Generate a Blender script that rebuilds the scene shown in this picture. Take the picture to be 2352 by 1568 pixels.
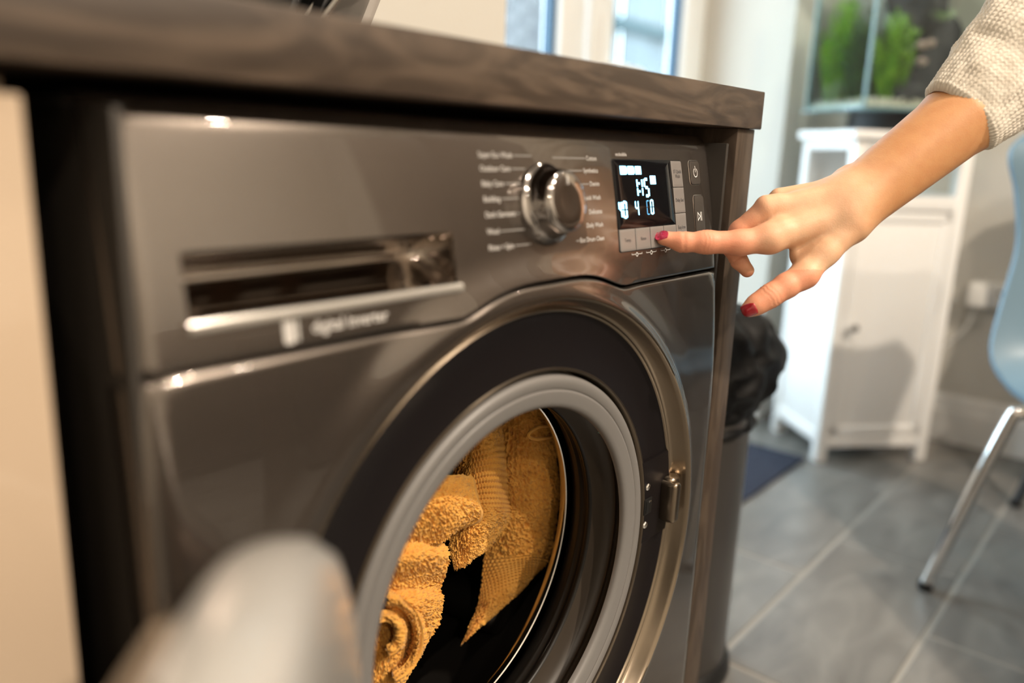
import bpy, bmesh, math, random
import numpy as np
from mathutils import Matrix, Vector
random.seed(7); rng = np.random.default_rng(7)
for o in list(bpy.data.objects): bpy.data.objects.remove(o)
S = bpy.context.scene; COL = S.collection

# ------------------------------------------------------------------ camera, world, lights, exposure
CAM = np.array([-0.1658, -0.3541, 0.8315])
RGT = np.array([0.64354728, -0.76455313, 0.03613047])
UPV = np.array([0.15533646, 0.17668198, 0.97193316])
FWD = np.array([0.74947814, 0.61987256, -0.23246618])
FPX = 1872.05
cd = bpy.data.cameras.new('camera'); cam = bpy.data.objects.new('camera', cd); COL.objects.link(cam)
cam.matrix_world = Matrix(((RGT[0], UPV[0], -FWD[0], CAM[0]), (RGT[1], UPV[1], -FWD[1], CAM[1]), (RGT[2], UPV[2], -FWD[2], CAM[2]), (0, 0, 0, 1)))
cd.sensor_width = 36; cd.lens = FPX / 2352 * 36; cd.clip_start = 0.01
cd.dof.use_dof = True; cd.dof.focus_distance = 0.765; cd.dof.aperture_fstop = 2.0
S.camera = cam
W = bpy.data.worlds.new('overcast_sky'); S.world = W; W.use_nodes = True
wn = W.node_tree.nodes; bgn = wn['Background']
bgn.inputs[0].default_value = (0.74, 0.88, 1.0, 1); bgn.inputs[1].default_value = 9.0
S.view_settings.view_transform = 'Standard'; S.view_settings.look = 'None'
S.view_settings.exposure = 0.25; S.view_settings.gamma = 1; S.view_settings.use_curve_mapping = False
ROOM = dict(x0=-1.9, x1=2.53, y0=-2.9, y1=0.652, h=2.4)
def area_light(name, loc, size, power, col, rot=(0, 0, 0), shape='DISK', spread=math.pi, sy=None, portal=False):
    l = bpy.data.lights.new(name, 'AREA'); l.shape = shape; l.size = size; l.energy = power; l.color = col; l.spread = spread
    if sy: l.size_y = sy
    o = bpy.data.objects.new(name, l); COL.objects.link(o); o.location = loc; o.rotation_euler = rot
    if portal: l.cycles.is_portal = True
    return o
LIGHTS = [(-0.9, -0.9, 5, 'ceiling downlight nearest the cream cabinet'), (0.9, -1.5, 60, 'ceiling downlight in front of the washing machine, over the dining table'),
          (1.95, -0.75, 3.5, 'ceiling downlight nearest the wall with the socket'),
          (0.2, -2.05, 34, 'middle ceiling downlight of the row farthest from the washing machine'), (-1.1, -2.05, 14, 'left ceiling downlight of the row farthest from the washing machine'), (1.6, -2.05, 16, 'right ceiling downlight of the row farthest from the washing machine'),
          (0.85, -0.30, 8, 'ceiling downlight straight above the reaching hand')]

# ------------------------------------------------------------------ helpers
def ray(px, py): return (px - 1176) / FPX * RGT - (py - 784) / FPX * UPV + FWD
def at(px, py, y=None, depth=None):
    d = ray(px, py)
    t = depth if depth is not None else (y - CAM[1]) / d[1]
    return CAM + t * d
def link(o, parent=None):
    COL.objects.link(o)
    if parent is not None: o.parent = parent
    return o
def empty(name, loc=(0, 0, 0), rz=0):
    o = bpy.data.objects.new(name, None); COL.objects.link(o); o.location = loc; o.rotation_euler = (0, 0, rz); o.empty_display_size = .05
    return o
def tag(o, label=None, cat=None, group=None, kind=None):
    if label: o['label'] = label
    if cat: o['category'] = cat
    if group: o['group'] = group
    if kind: o['kind'] = kind
    return o
def mesh(name, V, F, mat=None, parent=None, smooth=True, sharp=None):
    m = bpy.data.meshes.new(name); m.from_pydata([tuple(map(float, v)) for v in V], [], [tuple(int(i) for i in f) for f in F]); m.update()
    if mat: m.materials.append(mat)
    o = bpy.data.objects.new(name, m); link(o, parent)
    if smooth:
        m.polygons.foreach_set('use_smooth', [True] * len(m.polygons))
        if sharp:
            m.set_sharp_from_angle(angle=math.radians(sharp))
    return o
def bm_obj(name, bm, mat, parent=None, smooth=True, sharp=35):
    m = bpy.data.meshes.new(name); bm.normal_update(); bm.to_mesh(m); bm.free()
    if mat: m.materials.append(mat)
    o = bpy.data.objects.new(name, m); link(o, parent)
    if smooth:
        m.polygons.foreach_set('use_smooth', [True] * len(m.polygons)); m.set_sharp_from_angle(angle=math.radians(sharp))
    return o
def add_box(bm, lo, hi, bev=0.0, seg=2, M=None):
    r = bmesh.ops.create_cube(bm, size=1.0)
    c = [(a + b) / 2 for a, b in zip(lo, hi)]; s = [abs(b - a) for a, b in zip(lo, hi)]
    for v in r['verts']: v.co = Vector([c[i] + v.co[i] * s[i] for i in range(3)])
    vs = r['verts']
    if bev > 0:
        es = list({e for v in vs for e in v.link_edges})
        q = bmesh.ops.bevel(bm, geom=es, offset=min(bev, min(s) * .49), segments=seg, profile=.5, affect='EDGES')
        vs = list({v for f in q['faces'] for v in f.verts} | {v for v in vs if v.is_valid})
    if M is not None:
        for v in vs: v.co = M @ v.co
def box(name, lo, hi, mat, parent=None, bev=0.002, seg=2, M=None):
    bm = bmesh.new(); add_box(bm, lo, hi, bev, seg, M); return bm_obj(name, bm, mat, parent)
def add_tube(bm, pts, r, n=12, cap=True):
    pts = [Vector(p) for p in pts]; rs = r if isinstance(r, (list, tuple)) else [r] * len(pts)
    T = (pts[1] - pts[0]).normalized(); A = T.orthogonal().normalized(); rings = []
    for i, p in enumerate(pts):
        t = (pts[min(i + 1, len(pts) - 1)] - pts[max(i - 1, 0)]).normalized()
        A = (A - t * A.dot(t)).normalized(); B = t.cross(A)
        rings.append([bm.verts.new(p + (A * math.cos(2 * math.pi * k / n) + B * math.sin(2 * math.pi * k / n)) * rs[i]) for k in range(n)])
    for a, b in zip(rings, rings[1:]):
        for k in range(n): bm.faces.new((a[k], a[(k + 1) % n], b[(k + 1) % n], b[k]))
    if cap: bm.faces.new(rings[0][::-1]); bm.faces.new(rings[-1])
def tube(name, pts, r, mat, parent=None, n=12): bm = bmesh.new(); add_tube(bm, pts, r, n); return bm_obj(name, bm, mat, parent)
def smooth_path(pts, k=6):
    P = [Vector(p) for p in pts]; out = []
    for i in range(len(P) - 1):
        p0, p1, p2, p3 = P[max(i - 1, 0)], P[i], P[i + 1], P[min(i + 2, len(P) - 1)]
        for j in range(k):
            t = j / k; out.append(.5 * ((2 * p1) + (p2 - p0) * t + (2 * p0 - 5 * p1 + 4 * p2 - p3) * t * t + (3 * p1 - p0 - 3 * p2 + p3) * t ** 3))
    out.append(P[-1]); return out
def lathe(name, prof, c, mat, parent=None, n=128, axis='y', a0=0, a1=2 * math.pi, sharp=40, closed=False):
    full = abs(a1 - a0 - 2 * math.pi) < 1e-6; N = n if full else n + 1; V = []; F = []
    for k in range(N):
        a = a0 + (a1 - a0) * k / n; ca, sa = math.cos(a), math.sin(a)
        for R, h in prof:
            V.append((c[0] + R * ca, c[1] + h, c[2] + R * sa) if axis == 'y' else (c[0] + R * ca, c[1] + R * sa, c[2] + h))
    m = len(prof)
    for k in range(n):
        k2 = (k + 1) % N
        for j in range(m if closed else m - 1):
            j2 = (j + 1) % m
            F.append((k * m + j, k * m + j2, k2 * m + j2, k2 * m + j))
    return mesh(name, V, F, mat, parent, True, sharp)
def sstep(a, b, x):
    t = np.clip((x - a) / (b - a), 0, 1); return t * t * (3 - 2 * t)
def vnoise(P, seed=0):                       # 3-D value noise, numpy
    P = np.asarray(P, float); i = np.floor(P).astype(np.int64); f = P - i; f = f * f * (3 - 2 * f); out = 0
    for dx in (0, 1):
        for dy in (0, 1):
            for dz in (0, 1):
                h = (i[..., 0] + dx) * 374761393 + (i[..., 1] + dy) * 668265263 + (i[..., 2] + dz) * 2147483647 + seed * 1274126177
                h = (h ^ (h >> 13)) * 1274126177; h = (h ^ (h >> 16)) & 0xffffff
                w = (f[..., 0] if dx else 1 - f[..., 0]) * (f[..., 1] if dy else 1 - f[..., 1]) * (f[..., 2] if dz else 1 - f[..., 2])
                out = out + w * (h / float(0xffffff))
    return out * 2 - 1

# ------------------------------------------------------------------ materials
def mat(name, col, rough=.5, metal=0, coat=0, coat_rough=.03, spec=.5, bump=None, var=None, emit=None, sss=0, trans=0, ior=1.45, sheen=0, coords='Object'):
    m = bpy.data.materials.new(name); m.use_nodes = True; nt = m.node_tree; b = nt.nodes['Principled BSDF']
    b.inputs['Base Color'].default_value = (*col, 1); b.inputs['Roughness'].default_value = rough; b.inputs['Metallic'].default_value = metal
    b.inputs['Coat Weight'].default_value = coat; b.inputs['Coat Roughness'].default_value = coat_rough
    b.inputs['Specular IOR Level'].default_value = spec; b.inputs['IOR'].default_value = ior
    b.inputs['Transmission Weight'].default_value = trans
    if sheen: b.inputs['Sheen Weight'].default_value = sheen
    if sss:
        b.inputs['Subsurface Weight'].default_value = sss; b.inputs['Subsurface Radius'].default_value = (1, .3, .15); b.inputs['Subsurface Scale'].default_value = .006
    if emit: b.inputs['Emission Color'].default_value = (*emit[:3], 1); b.inputs['Emission Strength'].default_value = emit[3]
    tc = nt.nodes.new('ShaderNodeTexCoord')
    def noise(sc, det=4, stretch=None, dist=0):
        n = nt.nodes.new('ShaderNodeTexNoise'); n.inputs['Scale'].default_value = sc; n.inputs['Detail'].default_value = det; n.inputs['Distortion'].default_value = dist
        if stretch:
            mp = nt.nodes.new('ShaderNodeMapping'); mp.inputs['Scale'].default_value = stretch
            nt.links.new(tc.outputs[coords], mp.inputs[0]); nt.links.new(mp.outputs[0], n.inputs[0])
        else: nt.links.new(tc.outputs[coords], n.inputs[0])
        return n
    if var:                                  # (scale, colour2, stretch, distortion, lo, hi)
        sc, c2, st, di, lo, hi = var
        n = noise(sc, 6, st, di); r = nt.nodes.new('ShaderNodeMapRange'); r.inputs[1].default_value = lo; r.inputs[2].default_value = hi
        mx = nt.nodes.new('ShaderNodeMix'); mx.data_type = 'RGBA'; mx.inputs[6].default_value = (*col, 1); mx.inputs[7].default_value = (*c2, 1)
        nt.links.new(n.outputs[0], r.inputs[0]); nt.links.new(r.outputs[0], mx.inputs[0]); nt.links.new(mx.outputs[2], b.inputs['Base Color'])
    if bump:                                 # (scale, strength, distance, stretch)
        n = noise(bump[0], 5, bump[3] if len(bump) > 3 else None); bp = nt.nodes.new('ShaderNodeBump')
        bp.inputs['Strength'].default_value = bump[1]; bp.inputs['Distance'].default_value = bump[2]
        nt.links.new(n.outputs[0], bp.inputs['Height']); nt.links.new(bp.outputs[0], b.inputs['Normal'])
    return m
def glass_mat(name, tint=(1, 1, 1), refl=.04, rough=0.0, graze=.9):      # thin pane: clear sheet with Fresnel reflection
    m = bpy.data.materials.new(name); m.use_nodes = True; nt = m.node_tree; nt.nodes.clear()
    o = nt.nodes.new('ShaderNodeOutputMaterial'); t = nt.nodes.new('ShaderNodeBsdfTransparent'); g = nt.nodes.new('ShaderNodeBsdfGlossy')
    mx = nt.nodes.new('ShaderNodeMixShader'); lw = nt.nodes.new('ShaderNodeLayerWeight'); lw.inputs[0].default_value = .5; pw = nt.nodes.new('ShaderNodeMath'); pw.operation = 'POWER'; pw.inputs[1].default_value = 5
    fr = nt.nodes.new('ShaderNodeMath'); fr.operation = 'MULTIPLY_ADD'; fr.inputs[1].default_value = graze; fr.inputs[2].default_value = refl
    nt.links.new(lw.outputs['Facing'], pw.inputs[0]); nt.links.new(pw.outputs[0], fr.inputs[0])
    t.inputs[0].default_value = (*tint, 1); g.inputs['Roughness'].default_value = rough
    nt.links.new(fr.outputs[0], mx.inputs[0]); nt.links.new(t.outputs[0], mx.inputs[1]); nt.links.new(g.outputs[0], mx.inputs[2]); nt.links.new(mx.outputs[0], o.inputs[0])
    return m
M = {}
M['paint'] = mat('graphite_gloss_paint', (.150, .127, .110), .25, .90, 1.0, .02, var=(900, (.180, .155, .135), None, 0, .35, .65))
M['dark_plastic'] = mat('charcoal_plastic', (.007, .0055, .006), .38, 0, 0, .1, spec=.25)
M['bronze'] = mat('bronze_satin_metal', (.30, .245, .185), .24, 1.0, .2)
M['chrome'] = mat('chrome', (.86, .85, .84), .05, 1)
M['dial'] = mat('smoky_chrome_dial', (.42, .39, .37), .09, 1)
M['pocket'] = mat('glossy_pocket_lining', (.33, .28, .24), .06, 1.0, 1.0)
M['black_glass'] = mat('black_display_glass', (.003, .003, .004), .05, 0, 0, spec=.3)
M['black'] = mat('black_plastic', (.008, .008, .008), .4)
M['button'] = mat('grey_touch_key', (.20, .185, .175), .38, .1, .3)
M['print'] = mat('white_print', (.52, .50, .48), .5)
M['print_dark'] = mat('dark_print', (.05, .05, .055), .5)
M['led'] = mat('display_led', (.3, .7, 1), .5, emit=(.22, .66, 1.0, 5.5))
M['led_dim'] = mat('display_led_dim', (.1, .3, .5), .5, emit=(.03, .33, .75, .8))
M['rubber'] = mat('grey_rubber_seal', (.165, .158, .152), .42, 0, .15, .3, bump=(220, .1, .0004))
M['rubber_dark'] = mat('dark_inner_bellows', (.040, .031, .023), .42, 0, .1, .3)
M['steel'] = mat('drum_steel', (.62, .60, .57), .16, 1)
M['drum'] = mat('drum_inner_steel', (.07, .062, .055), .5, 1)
M['casing'] = mat('casing_side_metal', (.035, .03, .025), .5, .3)
M['worktop'] = mat('brown_laminate_worktop', (.040, .027, .018), .5, 0, bump=(60, .12, .0008, (1, 1, 6)), var=(7, (.088, .062, .043), (1.0, 1.0, 5.0), 2.2, .42, .62))
M['endpanel'] = mat('brown_laminate_panel', (.042, .029, .020), .45, 0, bump=(90, .1, .0005, (6, 6, 1)), var=(9, (.072, .052, .037), (6, 6, 1.0), 1.6, .42, .62))
M['cream'] = mat('gloss_cream_cabinet', (.47, .365, .265), .12, 0, .6, .05)
M['wall'] = mat('warm_white_wall', (.61, .585, .53), .85, bump=(40, .05, .001))
M['white_gloss'] = mat('white_gloss_paint', (.76, .75, .72), .35)
M['upvc'] = mat('white_upvc', (.82, .82, .80), .3)
M['gasket'] = mat('blue_black_glazing_gasket', (.006, .045, .09), .4)
M['ceiling'] = mat('white_ceiling', (.80, .78, .74), .9)
M['grout'] = mat('pale_grout', (.25, .235, .21), .8, bump=(200, .3, .001))
M['tile'] = mat('grey_slate_tile', (.095, .091, .084), .38, 0, .15, .25, bump=(28, .35, .002), var=(4.5, (.175, .168, .155), (1, 2.2, 1), 1.4, .3, .7), coords='Object')
M['mat'] = mat('navy_doormat', (.012, .017, .036), .95, bump=(500, 1, .004), var=(60, (.022, .03, .055), None, 0, .3, .7))
M['cab'] = mat('white_satin_cabinet', (.82, .81, .79), .32)
M['bag'] = mat('black_bin_bag', (.0035, .0035, .0038), .45, spec=.2, bump=(30, .5, .004))
M['bin'] = mat('grey_bin_body', (.075, .07, .066), .3, .5)
M['chair'] = mat('blue_grey_shell', (.13, .215, .285), .42)
M['skin'] = None
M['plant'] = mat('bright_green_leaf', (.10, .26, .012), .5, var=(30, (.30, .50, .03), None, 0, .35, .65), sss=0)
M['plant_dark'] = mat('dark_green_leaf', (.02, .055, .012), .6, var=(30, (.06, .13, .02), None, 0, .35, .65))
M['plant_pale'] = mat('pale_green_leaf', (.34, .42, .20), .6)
M['rock'] = mat('dark_rock', (.016, .017, .022), .8, bump=(30, .8, .01), var=(12, (.045, .043, .048), None, 1, .4, .6))
M['rock_pink'] = mat('pinkish_pebble', (.42, .30, .26), .7, bump=(60, .4, .004))
M['gravel'] = mat('pale_gravel', (.42, .38, .31), .8, var=(90, (.65, .6, .5), None, 0, .4, .6))
M['glass'] = glass_mat('clear_pane', (.94, .98, .98)); M['tank_glass'] = glass_mat('aquarium_pane', (.95, .985, .98), .012, 0, .25); M['water'] = glass_mat('aquarium_water', (.95, .98, .975), .004, 0, .02)
M['glass_edge'] = mat('green_glass_edge', (.17, .30, .32), .15, 0, .5)
M['door_rim'] = mat('silver_door_rim', (.48, .47, .45), .34, .35, .5, .1)
M['door_glass'] = mat('smoked_bowl_glass', (.05, .045, .04), .04, 0, 1, trans=.6)
M['fence'] = mat('weathered_fence', (.075, .092, .10), .8, var=(8, (.115, .13, .135), (8, 8, 1), 0, .3, .7))
M['fence_rail'] = mat('fence_rail_dark', (.02, .04, .045), .8)
M['brick'] = mat('pale_brick', (.095, .09, .095), .85, var=(20, (.135, .128, .128), None, 0, .3, .7))
M['mortar'] = mat('mortar', (.13, .14, .145), .9)
M['patio'] = mat('patio_slab', (.15, .15, .15), .8)
M['lamp'] = mat('lamp_diffuser', (1, 1, 1), .5, emit=(1, .84, .62, 9))
M['grey_board'] = mat('grey_tray', (.34, .31, .28), .45)
M['socket'] = mat('white_socket_plastic', (.80, .79, .76), .35)

# ------------------------------------------------------------------ the room shell
x0, x1, y0, y1, H = ROOM['x0'], ROOM['x1'], ROOM['y0'], ROOM['y1'], ROOM['h']
DX0, DX1, DY, DH = 1.0, 2.29, 0.94, 2.1
fl = tag(box('floor', (x0 - .1, y0 - .1, -.06), (x1 + .1, 1.05, -.0018), M['grout'], bev=0), kind='structure')
ts = {}
TL, TW, G = .60, .2475, .009
offs = {0: 1.615, 1: 1.402, -1: 1.94, 2: 1.75, -2: 1.52}
for k in range(-13, 5):
    ya = -.105 + k * TW; yb = ya + TW
    if yb < y0 or ya > 1.0: continue
    of = offs.get(k, 1.6 + ((k * 7) % 5) * .12)
    j = -7
    while j < 4:
        xa = of + j * TL; xb = xa + TL; j += 1
        a, b = max(xa + G / 2, x0), min(xb - G / 2, x1); c, d = max(ya + G / 2, y0), min(yb - G / 2, .99)
        if b - a < .03 or d - c < .03: continue
        key = (round(b - a, 3), round(d - c, 3))
        if key not in ts:
            t = box('floor_tile', (-key[0] / 2, -key[1] / 2, -.012), (key[0] / 2, key[1] / 2, 0), M['tile'], fl, bev=.0015, seg=1); ts[key] = t.data
        else:
            t = bpy.data.objects.new('floor_tile', ts[key]); link(t, fl)
        t.location = ((a + b) / 2, (c + d) / 2, random.uniform(-.0006, .0006))
# each tile its own patch of slate
nt = M['tile'].node_tree
oi = nt.nodes.new('ShaderNodeObjectInfo'); 
for n in [n for n in nt.nodes if n.type in ('TEX_NOISE',)]:
    src = n.inputs[0].links[0].from_socket; ad = nt.nodes.new('ShaderNodeVectorMath'); ad.operation = 'ADD'
    nt.links.new(src, ad.inputs[0]); nt.links.new(oi.outputs['Location'], ad.inputs[1]); nt.links.new(ad.outputs[0], n.inputs[0])
def wall(name, boxes, m):
    bm = bmesh.new()
    for lo, hi in boxes: add_box(bm, lo, hi, 0)
    return tag(bm_obj(name, bm, m, smooth=False), kind='structure')
wall('wall_back', [((x0 - .1, y1, -.05), (DX0, 1.0, H)), ((DX1, y1, -.05), (x1 + .1, 1.0, H)), ((DX0, y1, DH), (DX1, 1.0, H))], M['wall'])
wall('wall_right', [((x1, y0 - .1, -.05), (x1 + .1, y1, H))], M['wall'])
wall('wall_left', [((x0 - .1, y0 - .1, -.05), (x0, y1, H))], M['wall'])
wall('wall_front', [((x0, y0 - .1, -.05), (x1, y0, H))], M['wall'])
wall('ceiling', [((x0 - .1, y0 - .1, H), (x1 + .1, 1.0, H + .08))], M['ceiling'])
def skirting(name, pts, n_in):                # moulded board swept along a straight wall
    prof = [(0, 0), (.017, 0), (.017, .098), (.013, .104), (.013, .112), (.010, .12), (.010, .128), (.004, .142), (0, .148)]
    V = []; F = []
    for p in pts:
        for d, z in prof: V.append((p[0] + n_in[0] * d, p[1] + n_in[1] * d, z))
    m = len(prof)
    for j in range(m - 1): F.append((j, j + 1, m + j + 1, m + j))
    F.append(tuple(range(m))); F.append(tuple(range(2 * m - 1, m - 1, -1)))
    return tag(mesh(name, V, F, M['white_gloss'], None, True, 25), kind='structure')
skirting('baseboard_right', [(x1, y0, 0), (x1, y1, 0)], (-1, 0))
skirting('baseboard_back', [(DX1, y1, 0), (x1, y1, 0)], (0, -1))

# ---- glazed french door (two leaves) in the deep opening
dr = tag(empty('door_1', (0, 0, 0)), kind='structure')
bm = bmesh.new()
add_box(bm, (DX0, DY, 0), (DX0 + .045, DY + .07, DH), .004); add_box(bm, (DX1 - .045, DY, 0), (DX1, DY + .07, DH), .004)
add_box(bm, (DX0, DY, DH - .045), (DX1, DY + .07, DH), .004); add_box(bm, (DX0, DY, 0), (DX1, DY + .07, .03), .004)
bm_obj('door_frame', bm, M['upvc'], dr)
def leaf(xa, xb, handle=None):
    w = .105; za, zb = .035, DH - .05
    bm = bmesh.new(); ya, yb = DY - .012, DY + .05
    add_box(bm, (xa, ya, za), (xa + w, yb, zb), .006); add_box(bm, (xb - w, ya, za), (xb, yb, zb), .006)
    add_box(bm, (xa + w * .8, ya, za), (xb - w * .8, yb, za + .16), .006); add_box(bm, (xa + w * .8, ya, zb - w), (xb - w * .8, yb, zb), .006)
    lf = bm_obj('door_leaf', bm, M['upvc'], dr)
    bm = bmesh.new()
    for (a, b, c, d) in ((xa + w - .002, xa + w + .012, za + .15, zb - w), (xb - w - .012, xb - w + .002, za + .15, zb - w), (xa + w, xb - w, za + .155, za + .17), (xa + w, xb - w, zb - w - .012, zb - w + .002)):
        add_box(bm, (a, DY + .004, c), (b, DY + .034, d), 0)
    bm_obj('glazing_gasket', bm, M['gasket'], lf)
    box('pane', (xa + w, DY + .012, za + .16), (xb - w, DY + .018, zb - w), M['glass'], lf, bev=0)
    if handle:
        bm = bmesh.new(); hx = handle
        add_box(bm, (hx - .014, ya - .008, .93), (hx + .014, ya + .001, 1.17), .004)
        add_tube(bm, smooth_path([(hx, ya - .006, 1.045), (hx, ya - .04, 1.045), (hx + .02, ya - .05, 1.044), (hx + .125, ya - .05, 1.04)]), .009, 10)
        bm_obj('door_handle', bm, M['upvc'], lf)
leaf(DX0 + .04, 1.632); leaf(1.655, DX1 - .04, 1.71)
tag(box('trim_1', (1.0, DY - .003, 0), (1.03, DY + .005, DH), M['white_gloss'], bev=.001), kind='structure')

# ---- outdoors beyond the door
tag(box('patio', (-2, 1.02, -.12), (9.0, 7.5, -.03), M['patio'], bev=0), kind='structure')
fe = tag(empty('garden_fence', (5.75, 3.2, -.03)), 'pale vertical board garden fence with dark rail seen through the glazed door', 'fence')
pm = None
for i in range(26):
    if pm is None: p = box('fence_board', (-.066, -.011, 0), (.066, .011, 2.45), M['fence'], fe, bev=.003, seg=1); pm = p.data
    else: p = bpy.data.objects.new('fence_board', pm); link(p, fe)
    p.location = (-1.0 + i * .142, .02 * math.sin(i), 0); p.rotation_euler = (0, random.uniform(-.005, .005), 0)
for z in (.55, 1.72): box('fence_rail', (-1.1, -.06, z), (2.7, -.012, z + .09), M['fence_rail'], fe, bev=.003)
box('fence_post', (-1.15, -.1, 0), (-1.05, 0, 2.1), M['fence_rail'], fe, bev=.004)
bw = tag(box('neighbour_wall', (2.9, 3.35, -.03), (4.62, 3.55, 3.2), M['mortar'], bev=0), 'pale brick garden wall seen through the left door pane', 'wall')
pm = None
for r in range(22):
    for c in range(7):
        if pm is None: p = box('brick', (-.1055, -.012, -.031), (.1055, .012, .031), M['brick'], bw, bev=.003, seg=1); pm = p.data
        else: p = bpy.data.objects.new('brick', pm); link(p, bw)
        p.location = (3.02 + c * .225 + (r % 2) * .11, 3.345 + random.uniform(-.003, .003), .75 + r * .075)

# ---- ceiling downlights (the room's lamps)
dl = None
for i, (lx, ly, pw, lab) in enumerate(LIGHTS):
    d = empty('ceiling_light', (lx, ly, H)) if dl is None else link(bpy.data.objects.new('ceiling_light', None))
    d.location = (lx, ly, H)
    tag(d, lab, 'lamp', 'recessed ceiling downlights')
    if dl is None:
        a = lathe('trim_ring', [(.038, -.002), (.05, -.004), (.055, -.001), (.055, .0)], (0, 0, 0), M['white_gloss'], d, 32, 'z')
        b = lathe('diffuser', [(0, -.001), (.038, -.001)], (0, 0, 0), M['lamp'], d, 32, 'z'); dl = (a, b)
    else:
        for q in dl: c = q.copy(); link(c, d)
    area_light('downlight_beam', (lx, ly, H - .012), .075, pw, (1.0, .85, .69))

# ------------------------------------------------------------------ washing machine
XC, ZC = .3046, .4778
def lipf(a): return .0060 * (.5 + .5 * np.cos(np.asarray(a) - .1)) ** 1.8 - .0012
def prof_y(x, z):                               # front surface: flat below, leaning back above, swelling to the door ring
    x = np.asarray(x, float); z = np.asarray(z, float)
    y = .442 * np.clip(z - .57, 0, None) ** 2
    R = np.hypot(x - XC, z - ZC); w = 1 - sstep(.2475, .283, R)
    return y * (1 - .6 * w) - lipf(np.arctan2(z - ZC, x - XC)) * (1 - sstep(.2465, .2565, R))
def seam(x):
    t = np.clip(1 - ((np.asarray(x) - .318) / .105) ** 2, 0, 1); return .7195 + .0155 * t * t * (3 - 2 * t)
wm = tag(empty('washing_machine', (0, 0, 0)), 'graphite grey front loading washing machine with its round door open, under the brown worktop', 'washing machine')
ER = .015
def edge_round(x):                              # rounded vertical corners
    d = np.minimum(x, .6 - x); d = np.clip(d, 0, ER); return ER - np.sqrt(np.clip(ER ** 2 - (ER - d) ** 2, 0, None))
# lower front sheet: polar grid from the door ring out to the sheet outline
NT = 288; V = []; F = []
ss = np.concatenate([np.linspace(0, .12, 7)[:-1], np.linspace(.12, 1, 26)]); BOT = .10
for k in range(NT):
    a = 2 * math.pi * k / NT; ca, sa = math.cos(a), math.sin(a); t = 9
    if ca > 1e-6: t = min(t, (.6 - XC) / ca)
    if ca < -1e-6: t = min(t, XC / -ca)
    if sa < -1e-6: t = min(t, (ZC - BOT) / -sa)
    if sa > 1e-6:
        lo, hi = .2, .6
        for _ in range(30):
            md = (lo + hi) / 2
            if ZC + md * sa > seam(XC + md * ca) - .0012: hi = md
            else: lo = md
        t = min(t, lo)
    R0 = .2466
    for s in ss:
        s2 = s ** 1.0; R = R0 + (t - R0) * s2; x = XC + R * ca; z = ZC + R * sa
        dz = seam(x) - .0012 - z; q = max(0, .0028 - dz)
        V.append((x, float(prof_y(x, z)) + float(edge_round(x)) + (.0028 - math.sqrt(max(0, .0028 ** 2 - q * q))), z))
    x, y, z = V[-1]; V.append((x, y + .012, z))
m = len(ss) + 1
for k in range(NT):
    k2 = (k + 1) % NT
    for j in range(m - 1): F.append((k * m + j, k * m + j + 1, k2 * m + j + 1, k2 * m + j))
mesh('front_panel', V, F, M['paint'], wm, True, 50)
# control panel with a hole for the drawer pocket
PX0, PX1, PZ0, PZ1 = .0315, .2195, .7415, .776
xs = np.unique(np.concatenate([np.linspace(0, ER, 8), np.linspace(ER, PX0, 5), np.linspace(PX0, PX1, 22), np.linspace(PX1, .6 - ER, 48), np.linspace(.6 - ER, .6, 8)]))
rows = []
def zrow(x, r): return r(x)
rowf = [lambda x, t=t: (seam(x) + .0012) * (1 - t) + PZ0 * t for t in np.linspace(0, 1, 8)]
rowf += [lambda x, t=t: np.full_like(x, PZ0 * (1 - t) + PZ1 * t) for t in np.linspace(0, 1, 7)[1:]]
rowf += [lambda x, t=t: np.full_like(x, PZ1 * (1 - t) + .838 * t) for t in np.linspace(0, 1, 12)[1:]]
V = []; F = []; nx = len(xs)
z = rowf[0](xs); y = prof_y(xs, z) + edge_round(xs)
V += list(zip(xs, y + .008, z)); V += list(zip(xs, y + .0008, z)); nrow = 2
for i, r in enumerate(rowf):
    z = r(xs) + (0.0008 if i == 0 else 0); y = prof_y(xs, z) + edge_round(xs); V += list(zip(xs, y, z)); nrow += 1
for a in np.linspace(15, 90, 6):
    ar = math.radians(a); z = .838 + .011 * math.sin(ar); y = prof_y(xs, np.full_like(xs, .838)) + .003 * math.sin(ar) + .011 * (1 - math.cos(ar)) + edge_round(xs)
    V += list(zip(xs, y, np.full_like(xs, z))); nrow += 1
V += list(zip(xs, np.full_like(xs, .08), np.full_like(xs, .849))); nrow += 1
iz0 = 2 + 7; iz1 = iz0 + 6
for r in range(nrow - 1):
    for c in range(nx - 1):
        if iz0 <= r < iz1 and PX0 - 1e-6 <= xs[c] and xs[c + 1] <= PX1 + 1e-6: continue
        F.append((r * nx + c, r * nx + c + 1, (r + 1) * nx + c + 1, (r + 1) * nx + c))
cp = mesh('control_panel', V, F, M['paint'], wm, True, 50)
# drawer pocket: scooped reflective lining and a bright lower lip
V = []; F = []; us = np.linspace(PX0, PX1, 40); prof = []
for t in np.linspace(0, 1, 14):
    prof.append((t, .030 * math.sin(math.pi * t) ** .55))
for t, dp in prof:
    zz = PZ0 + (PZ1 - PZ0) * t
    for u in us:
        e = min(1, min(u - PX0, PX1 - u) / .012); e = math.sqrt(max(0, 1 - (1 - e) ** 2))
        V.append((u, float(prof_y(u, zz)) + dp * e + .0003, zz))
n = len(us)
for r in range(len(prof) - 1):
    for c in range(n - 1): F.append((r * n + c, r * n + c + 1, (r + 1) * n + c + 1, (r + 1) * n + c))
dw = mesh('detergent_drawer', V, F, M['pocket'], wm, True, 60)
dw['label'] = 'scooped glossy drawer handle recess'
pts = [(u, float(prof_y(u, PZ0)) - .0016, PZ0 - .0012) for u in np.linspace(PX0 - .002, PX1 + .001, 24)]
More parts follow.
